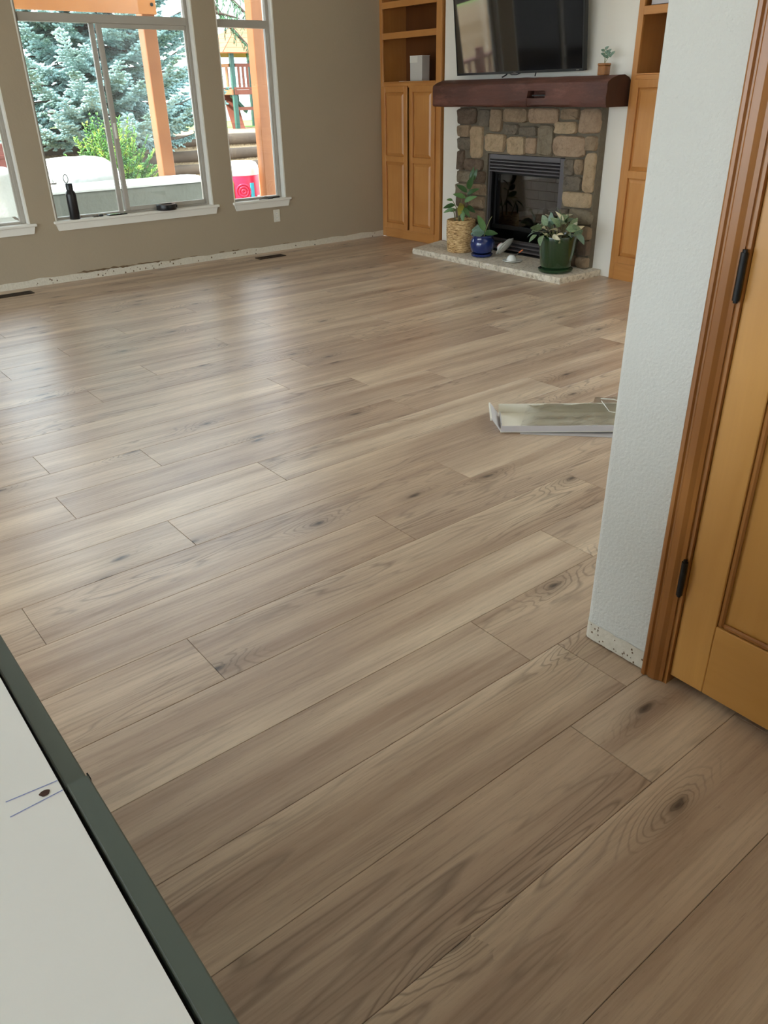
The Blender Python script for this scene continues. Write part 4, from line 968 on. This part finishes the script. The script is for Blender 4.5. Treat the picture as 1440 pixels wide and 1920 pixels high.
for i in range(len(ys) - 1):
    for k in range(nx - 1): m.f.append((i * nx + k, i * nx + k + 1, (i + 1) * nx + k + 1, (i + 1) * nx + k))
g = struct(build(m, 'ground', 'wood_chips', smooth=True)); g['label'] = 'wood chip slope rising behind the patio'
struct(build(bx(-14, 4.0, 0.155, 3.5, -0.20, -0.085), 'patio', 'patio_stone'))
struct(build(bx(-14, 20, 13.2, 30, 0.3, 0.655), 'lawn', 'grass_green'))
struct(build(bx(-40, -9.7, -30, 14, -0.4, -0.12), 'yard', 'patio_stone'))

for y, z, x0, x1, rr_, lb in ((7.04, 0.26, -3.2, 5.2, 0.085, 'lowest weathered timber log edging the wood chip slope'), (7.80, 0.44, -3.6, 6.0, 0.10, 'middle weathered timber log edging the wood chip slope'), (8.60, 0.66, -4.0, 7.5, 0.105, 'topmost weathered timber log edging the wood chip slope')):
    pts = [(x0 + (x1 - x0) * k / 24, y + 0.03 * noise.noise((k * 0.7, y, 0)), z - rr_ + 0.05 + 0.012 * noise.noise((k * 0.9, y, 5))) for k in range(25)]
    tag(build(MB().tube(pts, [rr_ * (1 + 0.08 * noise.noise((k, y, 2))) for k in range(25)], 10), 'landscape_timber', 'timber_log', smooth=True), lb, 'timber log', 'timber logs of the terraced slope')

# pergola
pg = thing('pergola', (-1.5, 2.0, -0.085), 'orange cedar pergola posts and beam outside the windows', 'pergola')
build(bx(-1.605, -1.460, 1.95, 2.095, -0.084, 2.60), 'post', 'cedar', pg, bevel=0.006)
build(bx(-0.292, -0.147, 1.95, 2.095, -0.084, 2.60), 'post', 'cedar', pg, bevel=0.006)
bm_ = build(bx(-8.2, -1.455, 1.905, 1.949, 2.155, 2.44), 'beam', 'cedar_beam', pg, bevel=0.004)
for dx, dz in ((-1.50, 2.24), (-1.55, 2.38)): build(MB().tube([(dx, 1.900, dz), (dx, 1.9049, dz)], 0.017, 8), 'bolt', 'black_metal', bm_)

# covered patio furniture
def cover(name, x0, x1, y0, y1, z0, z1, rnd, mat, label, seed, flare=0.0, amp=0.02, parent=None, cat='furniture cover'):
    bm = bmesh.new(); bmesh.ops.create_cube(bm, size=1)
    for v in bm.verts: v.co = Vector(((x0 + x1) / 2 + v.co.x * (x1 - x0), (y0 + y1) / 2 + v.co.y * (y1 - y0), (z0 + z1) / 2 + v.co.z * (z1 - z0)))
    ed = [e for e in bm.edges if not all(v.co.z < z0 + 0.01 for v in e.verts)]
    bmesh.ops.bevel(bm, geom=ed, offset=rnd, segments=4, affect='EDGES', profile=0.5, clamp_overlap=True)
    bmesh.ops.subdivide_edges(bm, edges=[e for e in bm.edges if e.calc_length() > 0.15], cuts=6, use_grid_fill=True)
    bmesh.ops.triangulate(bm, faces=[f for f in bm.faces if len(f.verts) > 4])
    cx, cy = (x0 + x1) / 2, (y0 + y1) / 2
    for v in bm.verts:
        p = v.co; t_ = (z1 - p.z) / (z1 - z0)
        d = Vector((noise.noise((p.x * 5 + seed, p.y * 5, p.z * 1.5)), noise.noise((p.x * 5, p.y * 5 + seed, p.z * 1.5)), noise.noise((p.x * 4, p.y * 4, seed)) * (1 - t_))) * amp
        v.co = Vector((cx + (p.x - cx) * (1 + flare * t_), cy + (p.y - cy) * (1 + flare * t_), p.z)) + d * (1 if t_ < 0.98 else 0.6)
        if t_ > 0.98 and z0 < 0: v.co.z = z0
    mb = MB(); bm.verts.index_update(); mb.v = [tuple(v.co) for v in bm.verts]; mb.f = [tuple(v.index for v in f.verts) for f in bm.faces]; bm.free()
    o = build(mb, name, mat, parent, smooth=60)
    return tag(o, label, cat) if parent is None else o
ct = thing('covered_patio_table', (-2.3, 1.6, -0.084), 'long low patio table under a grey-white fitted cover with a shade-darkened skirt', 'furniture cover')
cover('cover_skirt', -3.30, -1.34, 1.25, 1.93, -0.084, 0.575, 0.02, 'cover_grey_shaded', '', 2.0, 0.0, 0.008, ct)
cover('cover_top', -3.32, -1.32, 1.238, 1.942, 0.578, 0.605, 0.01, 'cover_white', '', 4.0, 0.0, 0.010, ct)
cc_ = thing('covered_patio_chair', (-2.38, 2.6, -0.084), 'rounded patio chair under a bright white cover behind the table', 'furniture cover')
cover('cover', -2.78, -1.96, 2.2, 3.05, -0.084, 0.81, 0.20, 'cover_white', '', 7.0, 0.0, 0.02, cc_)
build(MB().tube([(-2.80, 2.35, 0.74), (-2.765, 2.30, 0.70), (-2.755, 2.25, 0.64), (-2.76, 2.22, 0.60)], 0.006, 6), 'strap', 'cover_grey_shaded', cc_, smooth=True)
build(bx(-2.80, -2.74, 2.17, 2.20, 0.585, 0.605), 'buckle', 'grey_metal', cc_, bevel=0.004)
cg = thing('covered_grill', (-3.9, 1.25, -0.084), 'white draped cover with a loose hem beyond the leftmost window', 'furniture cover')
cover('cover', -4.35, -3.50, 0.9, 1.6, 0.46, 0.865, 0.07, 'cover_white', '', 11.0, 0.05, 0.03, cg)
cover('white_patio_filler', -4.30, -3.44, 1.25, 1.58, -0.084, 0.50, 0.04, 'cover_white', '', 13.0, 0.0, 0.015, cg)  # white block added to stand in for the bright patio under the hem
for x, y in ((-4.25, 1.0),): build(MB().tube([(x, y, -0.084), (x, y, 0.55)], 0.016, 8), 'leg', 'grey_metal', cg)
build(MB().tube([(-3.60, 1.0, 0.55), (-3.585, 1.0, 0.48), (-3.54, 1.0, 0.43), (-3.50, 1.0, 0.405), (-3.48, 1.0, -0.084)], 0.012, 8), 'leg', 'grey_metal', cg, smooth=True)

# toy kitchen drum
c = Vector((-0.40, 2.36, -0.084))
ty = thing('toy_play_drum', c, 'red plastic toy with a white domed top and cyan strip outside', 'toy')
build(MB().lathe([(0.001, 0), (0.21, 0), (0.222, 0.02), (0.222, 0.60), (0.215, 0.63), (0.001, 0.64)], c, 32), 'body', 'toy_red', ty, smooth=50)
build(MB().lathe([(0.226, 0.60), (0.228, 0.66), (0.222, 0.70), (0.20, 0.735), (0.16, 0.752), (0.001, 0.758)], c, 32), 'dome', 'toy_white', ty, smooth=60)
def on_face(ang, r=0.2225): return Vector((c.x + r * math.sin(ang), c.y - r * math.cos(ang), 0))
a0 = -0.42
def strip(a1, a2, z1, z2, mat, name):
    m = MB(); n = 8
    for k in range(n + 1):
        for r_, z in ((0.2225, z1), (0.235, z1), (0.235, z2), (0.2225, z2)):
            p = on_face(a1 + (a2 - a1) * k / n, r_); m.v.append((p.x, p.y, z))
    for k in range(n):
        for q in range(4): m.f.append((k * 4 + q, k * 4 + (q + 1) % 4, (k + 1) * 4 + (q + 1) % 4, (k + 1) * 4 + q))
    m.f += [(0, 1, 2, 3), (n * 4 + 3, n * 4 + 2, n * 4 + 1, n * 4)]
    return build(m, name, mat, ty)
strip(-0.02, 0.20, 0.0, 0.43, 'toy_cyan', 'cyan_strip'); strip(-1.15, -0.95, 0.10, 0.45, 'toy_lime', 'lime_strip'); strip(0.42, 0.62, 0.0, 0.28, 'toy_white', 'white_strip'); strip(-1.2, -1.0, -0.05, 0.2, 'toy_white', 'white_strip')
for k, rr_ in enumerate((0.085, 0.055, 0.022)):
    pts = []
    for q in np.linspace(0, 2 * math.pi, 25):
        p = on_face(a0 + rr_ * math.cos(q) / 0.2225, 0.226); pts.append((p.x, p.y, 0.335 + rr_ * math.sin(q)))
    build(MB().tube(pts, 0.011, 6), 'spiral_ring', 'toy_red', ty, smooth=True)

# deck railing left of the patio
dr = thing('deck_railing', (-5.4, 3.5, -0.10), 'red-brown deck railing beyond the leftmost window', 'railing')
build(bx(-8.0, -2.83, 3.44, 3.56, 0.79, 0.83), 'top_rail', 'red_deck', dr, bevel=0.004)
build(bx(-8.0, -2.83, 3.48, 3.52, 0.02, 0.07), 'bottom_rail', 'red_deck', dr)
for x in (-2.90, -4.6, -6.3, -7.95): build(bx(x - 0.05, x + 0.05, 3.45, 3.55, -0.098, 0.95), 'post', 'red_deck', dr, bevel=0.004)
for k in range(34):
    x = -3.05 - k * 0.145
    if min(abs(x - q) for q in (-4.6, -6.3, -7.95)) > 0.08: build(bx(x - 0.018, x + 0.018, 3.482, 3.518, 0.07, 0.79), 'baluster', 'red_deck', dr)

# play tower on the slope
pt = thing('play_tower', (5.6, 12.7, 0.62), 'wooden play tower with green posts and an orange board roof', 'play set')
PX0, PX1, PY0, PY1, PZ = 4.96, 6.25, 12.0, 13.4, 0.60
for x, y in ((PX0, PY0), (PX1, PY0), (PX0, PY1), (PX1, PY1)): build(bx(x, x + 0.095, y, y + 0.095, PZ, 2.40), 'post', 'play_green', pt, bevel=0.006)
build(bx(5.42, 5.515, 12.75, 12.845, PZ, 1.42), 'post', 'play_green', pt, bevel=0.006)
build(bx(PX0 + 0.02, PX1 + 0.15, PY0 - 0.03, PY0 - 0.001, 1.40, 1.50), 'fascia_board', 'play_wood', pt, bevel=0.004)
build(bx(PX0 + 0.02, PX1 + 0.15, PY0 - 0.03, PY0 - 0.001, 1.505, 1.56), 'fascia_board', 'play_wood', pt, bevel=0.004)
build(bx(PX0 - 0.035, PX0 - 0.001, PY0, PY1 + 0.1, 1.40, 1.52), 'fascia_board', 'play_roof_sun_side', pt, bevel=0.004)  # lighter roof wood here paints the sun on this side
for k in range(8): build(bx(PX0 + 0.1 + k * 0.145, PX0 + 0.24 + k * 0.145, PY0 + 0.0005, PY1 + 0.09, 1.53, 1.56), 'deck_board', 'play_wood', pt)
build(bx(PX0 + 0.1, PX1, PY0 - 0.02, PY0 + 0.02, 1.99, 2.06), 'hand_rail', 'play_wood', pt)
build(bx(PX0 - 0.03, PX0 + 0.02, PY0 + 0.1, PY1, 1.99, 2.06), 'hand_rail', 'play_roof_sun_side', pt)
for k in range(9):
    x = PX0 + 0.15 + k * 0.118; build(bx(x, x + 0.055, PY0 - 0.025, PY0 - 0.002, 1.561, 1.989), 'slat', 'play_wood', pt)
for k in range(4):
    y = PY0 + 0.18 + k * 0.32; build(bx(PX0 - 0.028, PX0 - 0.004, y, y + 0.09, 1.521, 1.989), 'slat', 'play_roof_sun_side', pt)
ramp = MB()
for k in range(6):
    f = lambda t_: (5.20 + (4.91 - 5.20) * t_, 13.0 + (12.10 - 13.0) * t_, 1.42 + (0.64 - 1.42) * t_)
    a, b = f(k / 6), f((k + 0.96) / 6)
    m = MB(); m.hexa([(a[0], a[1], a[2]), (a[0] + 0.34, a[1], a[2]), (a[0] + 0.34, a[1] + 0.03, a[2] + 0.02), (a[0], a[1] + 0.03, a[2] + 0.02)][::-1], [(b[0], b[1], b[2]), (b[0] + 0.34, b[1], b[2]), (b[0] + 0.34, b[1] + 0.03, b[2] + 0.02), (b[0], b[1] + 0.03, b[2] + 0.02)][::-1])
    build(m, 'ramp_board', 'play_wood', pt)
build(bx(PX0 + 0.10, PX1, PY0 + 0.02, PY0 + 0.06, 1.06, 1.13), 'cross_beam', 'play_wood', pt)
build(MB().tube([(5.05, 12.3, 1.39), (5.55, 12.5, 1.02)], 0.05, 4), 'brace', 'play_green', pt)
apex = Vector((5.66, 12.75, 2.92)); e = [Vector((4.62, 11.72, 2.26)), Vector((6.70, 11.72, 2.26)), Vector((6.70, 13.78, 2.26)), Vector((4.62, 13.78, 2.26))]
for s in range(4):
    A_, B_ = e[s], e[(s + 1) % 4]
    nrm = (B_ - A_).cross(apex - A_).normalized() * 0.025
    for k in range(6):
        t0, t1 = k / 6, (k + 0.95) / 6
        q = [A_.lerp(apex, t0), B_.lerp(apex, t0), B_.lerp(apex, t1), A_.lerp(apex, t1)]
        build(MB().hexa(q, [p + nrm for p in q]), 'roof_board', 'play_roof_sun_side', pt)
build(bx(5.62, 6.2, 11.93, 11.965, 2.02, 2.24), 'planter_panel', 'play_green', pt)

# neighbouring house
hs = thing('neighbour_house', (12, 18.5, 0.65), 'pale lavender clapboard house behind the play tower', 'house')
build(bx(6.1, 20, 18.05, 22, 0.6, 6.6), 'wall_core', 'siding', hs)
for k in range(28):
    z = 0.66 + k * 0.21
    m = MB(); m.hexa([(6.12, 18.0, z), (20, 18.0, z), (20, 18.0495, z), (6.12, 18.0495, z)], [(6.12, 18.03, z + 0.208), (20, 18.03, z + 0.208), (20, 18.0495, z + 0.208), (6.12, 18.0495, z + 0.208)])
    build(m, 'clapboard', 'siding', hs)
build(bx(6.0, 6.119, 17.98, 18.06, 0.6, 6.6), 'corner_board', 'trim_white', hs)
m = MB(); m.hexa([(5.7, 17.5, 6.6), (20.4, 17.5, 6.6), (20.4, 22.4, 6.6), (5.7, 22.4, 6.6)], [(5.7, 19.9, 8.3), (20.4, 19.9, 8.3), (20.4, 20.0, 8.3), (5.7, 20.0, 8.3)])
build(m, 'roof', 'timber_log', hs)

# ------------------------------------------------------------------ conifers: branchlets as small spindles
def spindles(P, D, L, Rd, name, mat, parent, nside=5):
    P, D = np.asarray(P, float), np.asarray(D, float); L = np.asarray(L, float); Rd = np.asarray(Rd, float)
    D /= np.linalg.norm(D, axis=1, keepdims=True) + 1e-9
    ref = np.where(np.abs(D[:, 2:3]) < 0.9, np.array([[0, 0, 1.0]]), np.array([[1.0, 0, 0]]))
    U_ = np.cross(D, ref); U_ /= np.linalg.norm(U_, axis=1, keepdims=True); W_ = np.cross(D, U_)
    N = len(P); per = 2 * nside + 1; V_ = np.zeros((N, per, 3))
    for ri, (t_, rs) in enumerate(((0.0, 0.7), (0.6, 1.0))):
        for k in range(nside):
            a = 2 * math.pi * (k + 0.5 * ri) / nside
            V_[:, ri * nside + k] = P + D * (L * t_)[:, None] + (U_ * math.cos(a) + W_ * math.sin(a)) * (Rd * rs)[:, None]
    V_[:, -1] = P + D * L[:, None]
    F = []
    for k in range(nside):
        k2 = (k + 1) % nside; F += [(k, k2, nside + k), (k2, nside + k2, nside + k), (nside + k, nside + k2, 2 * nside)]
    F = np.array(F); faces = (F[None] + (np.arange(N) * per)[:, None, None]).reshape(-1, 3)
    org = np.array(LOC[parent]); vs = V_.reshape(-1, 3) - org
    me = bpy.data.meshes.new(name); me.vertices.add(len(vs)); me.vertices.foreach_set('co', vs.ravel())
    me.loops.add(faces.size); me.loops.foreach_set('vertex_index', faces.ravel())
    me.polygons.add(len(faces)); me.polygons.foreach_set('loop_start', np.arange(0, faces.size, 3)); me.polygons.foreach_set('loop_total', np.full(len(faces), 3))
    me.update(calc_edges=True); me.validate(); me.materials.append(MATS[mat])
    o = bpy.data.objects.new(name, me); COL.objects.link(o); o.parent = parent; o['kind'] = 'stuff'
    return o

def conifer(name, base, height, rad, z_low, label, seed, whorl=0.20, per=9, step=0.055, sl=0.075, sr=0.017, mat='spruce_needles', zmax=5.0):
    rng = np.random.RandomState(seed)
    r = thing(name, base, label, 'tree')
    bxx, byy, bz = base
    build(MB().tube([(bxx, byy, bz), (bxx + 0.03, byy, bz + height * 0.5), (bxx, byy, bz + height)], [0.14, 0.09, 0.01], 9), 'trunk', 'bark', r, smooth=True)
    P, D, L, Rd = [], [], [], []; wood_ = MB()
    z = z_low
    while z < min(height, zmax):
        nb = per; a_off = rng.rand() * 6.28
        for b in range(nb):
            a = a_off + 2 * math.pi * b / nb + rng.uniform(-0.25, 0.25)
            Lb = rad * (1 - z / height) ** 0.8 * rng.uniform(0.75, 1.12)
            dirh = np.array([math.cos(a), math.sin(a), 0]); side = np.array([-math.sin(a), math.cos(a), 0])
            if byy > 0 and math.sin(a) > 0.55 and rng.rand() < 0.6: continue
            droop = rng.uniform(0.10, 0.35)
            def pos(t_): return np.array([bxx, byy, bz + z]) + dirh * Lb * t_ + np.array([0, 0, 1]) * (-droop * Lb * t_ + 0.28 * Lb * t_ ** 3) + side * 0.08 * math.sin(3 * t_ + b)
            wood_.tube([pos(q) for q in (0, 0.35, 0.7, 1.0)], [0.028, 0.02, 0.012, 0.004], 5, False)
            ns = int(Lb / 0.075)
            for i in range(3, ns + 1):
                t_ = i / ns; p0 = pos(t_); fwd = pos(min(1, t_ + 0.05)) - pos(t_ - 0.05); fwd /= np.linalg.norm(fwd)
                tl = (0.10 + 0.42 * (1 - t_) ** 0.8 * min(1, Lb)) * rng.uniform(0.7, 1.1)
                for sgn in (-1, 1):
                    d = fwd * 0.75 + side * sgn * 0.75 + np.array([0, 0, rng.uniform(-0.25, 0.12)]); d /= np.linalg.norm(d)
                    m_ = max(1, int(tl / step))
                    for q in range(m_):
                        pp = p0 + d * tl * (q + 0.3) / m_ + np.array([0, 0, -0.10 * (q / m_) ** 2 * tl * 2])
                        P.append(pp); D.append(d + rng.uniform(-0.15, 0.15, 3)); L.append(sl * rng.uniform(0.8, 1.25)); Rd.append(sr * rng.uniform(0.8, 1.2))
                        for s2 in (-1, 1):
                            if rng.rand() < 0.75:
                                dd = d * 0.6 + np.cross(d, [0, 0, 1]) * s2 * 0.8 + np.array([0, 0, rng.uniform(-0.4, 0.35)])
                                P.append(pp); D.append(dd); L.append(sl * rng.uniform(0.75, 1.3)); Rd.append(sr * rng.uniform(0.75, 1.1))
                P.append(p0); D.append(fwd + np.array([0, 0, 0.2])); L.append(sl * 1.1); Rd.append(sr)
        z += whorl * rng.uniform(0.85, 1.15)
    build(wood_, 'branches', 'bark', r, smooth=True)['kind'] = 'stuff'
    spindles(P, D, L, Rd, 'needles', mat, r)
    return len(P)
n1 = conifer('blue_spruce', (0.05, 8.05, 0.44), 9.0, 2.35, 0.45, 'large silvery blue spruce filling the wide window', 3, whorl=0.155, per=10)
n2 = conifer('blue_spruce', (-3.4, 12.4, 0.6), 9.0, 2.4, 0.3, 'blue spruce further back at the left of the window view', 8, whorl=0.24, per=9, sl=0.11, sr=0.026, step=0.085)
print('SPINDLES', n1, n2)

# drooping pine beyond the narrow window
pn = thing('drooping_pine', (2.9, 9.6, 0.67), 'green pine with drooping twigs in front of the pale house', 'tree')
build(MB().tube([(2.9, 9.6, 0.67), (2.88, 9.6, 2.0), (2.92, 9.6, 6.0)], [0.13, 0.11, 0.05], 9), 'trunk', 'bark', pn, smooth=True)
rng = np.random.RandomState(4); P, D, L, Rd = [], [], [], []; wd = MB()
for pts in (((2.9, 9.6, 3.6), (3.5, 9.5, 2.75), (4.1, 9.4, 2.15), (4.6, 9.3, 1.95)), ((2.9, 9.6, 4.4), (3.4, 9.4, 3.3), (3.9, 9.2, 2.8), (4.5, 9.1, 2.55)), ((2.9, 9.6, 3.2), (3.3, 9.4, 2.85), (3.7, 9.2, 2.75)), ((2.9, 9.6, 5.0), (3.6, 9.5, 4.0), (4.4, 9.4, 3.3), (5.0, 9.3, 3.0)), ((2.9, 9.6, 3.0), (3.3, 9.7, 3.1), (3.6, 9.7, 3.4)), ((2.9, 9.6, 4.0), (3.7, 9.8, 3.4), (4.3, 9.9, 3.2))):
    pv = [Vector(p) for p in pts]; wd.tube(pv, [0.055 - 0.045 * k / (len(pv) - 1) for k in range(len(pv))], 6, False)
    for seg in range(len(pv) - 1):
        for q in range(13):
            p0 = np.array(pv[seg].lerp(pv[seg + 1], q / 13)); ln = rng.uniform(0.15, 0.5)
            hd = np.array([rng.uniform(-0.5, 0.5), rng.uniform(-0.6, 0.4), -0.35]); m_ = int(ln / 0.05)
            for s_ in range(m_):
                f = s_ / m_; pp = p0 + hd * ln * f + np.array([0, 0, -0.4 * f * f * ln])
                P.append(pp); D.append(hd + rng.uniform(-0.5, 0.5, 3) + np.array([0, 0, -0.5])); L.append(rng.uniform(0.07, 0.13)); Rd.append(0.010)
build(wd, 'limbs', 'bark', pn, smooth=True)
spindles(P, D, L, Rd, 'needles', 'pine_needles', pn, 4)

# feathery shrubs behind the covered chairs
def shrub(base, h, rad, mat, label, seed, n=70):
    r = thing('yew_shrub', base, label, 'shrub'); rng = np.random.RandomState(seed)
    P, D, L, Rd = [], [], [], []; wd = MB(); b0 = np.array(base)
    for k in range(n):
        a = rng.rand() * 6.28; el = rng.uniform(0.12, 1.45); ln = h * rng.uniform(0.6, 1.05) * (0.66 + 0.34 * math.sin(el))
        d = np.array([math.cos(a) * math.cos(el) * rad / h * 1.6, math.sin(a) * math.cos(el) * rad / h * 1.6, math.sin(el)])
        pos = lambda t_: b0 + d * ln * t_ + np.array([0, 0, -0.18 * ln * t_ * t_ * math.cos(el)])
        wd.tube([pos(0), pos(0.5), pos(1)], [0.012, 0.008, 0.003], 4, False)
        side = np.cross(d, [0, 0, 1.0]); side /= np.linalg.norm(side) + 1e-6
        for i in range(5, 27):
            t_ = i / 26; p0 = pos(t_)
            for sg in (-1, 1):
                tl = 0.17 * (1.05 - t_) + 0.04; dd = d / np.linalg.norm(d) * 0.7 + side * sg + rng.uniform(-0.25, 0.25, 3)
                dd /= np.linalg.norm(dd)
                for q in range(max(1, int(tl / 0.035))):
                    P.append(p0 + dd * q * 0.035); D.append(dd + rng.uniform(-0.4, 0.4, 3) + np.array([0, 0, 0.15])); L.append(rng.uniform(0.04, 0.065)); Rd.append(0.0105)
    build(wd, 'stems', 'bark', r)['kind'] = 'stuff'
    spindles(P, D, L, Rd, 'sprays', mat, r, 4); return len(P)
a1 = shrub((-1.28, 4.25, -0.06), 1.28, 0.66, 'bush_green', 'bright yellow-green feathery yew shrub behind the covered chair', 5, 210)
a2 = shrub((-2.28, 4.0, -0.07), 0.88, 0.24, 'bush_gold', 'small golden yellow shrub beside the covered chair', 6, 34)
a3 = shrub((-3.05, 4.3, -0.06), 1.15, 0.42, 'bush_gold', 'yellow-green shrub beyond the deck railing at the left', 9, 34)
print('SHRUB', a1, a2, a3)
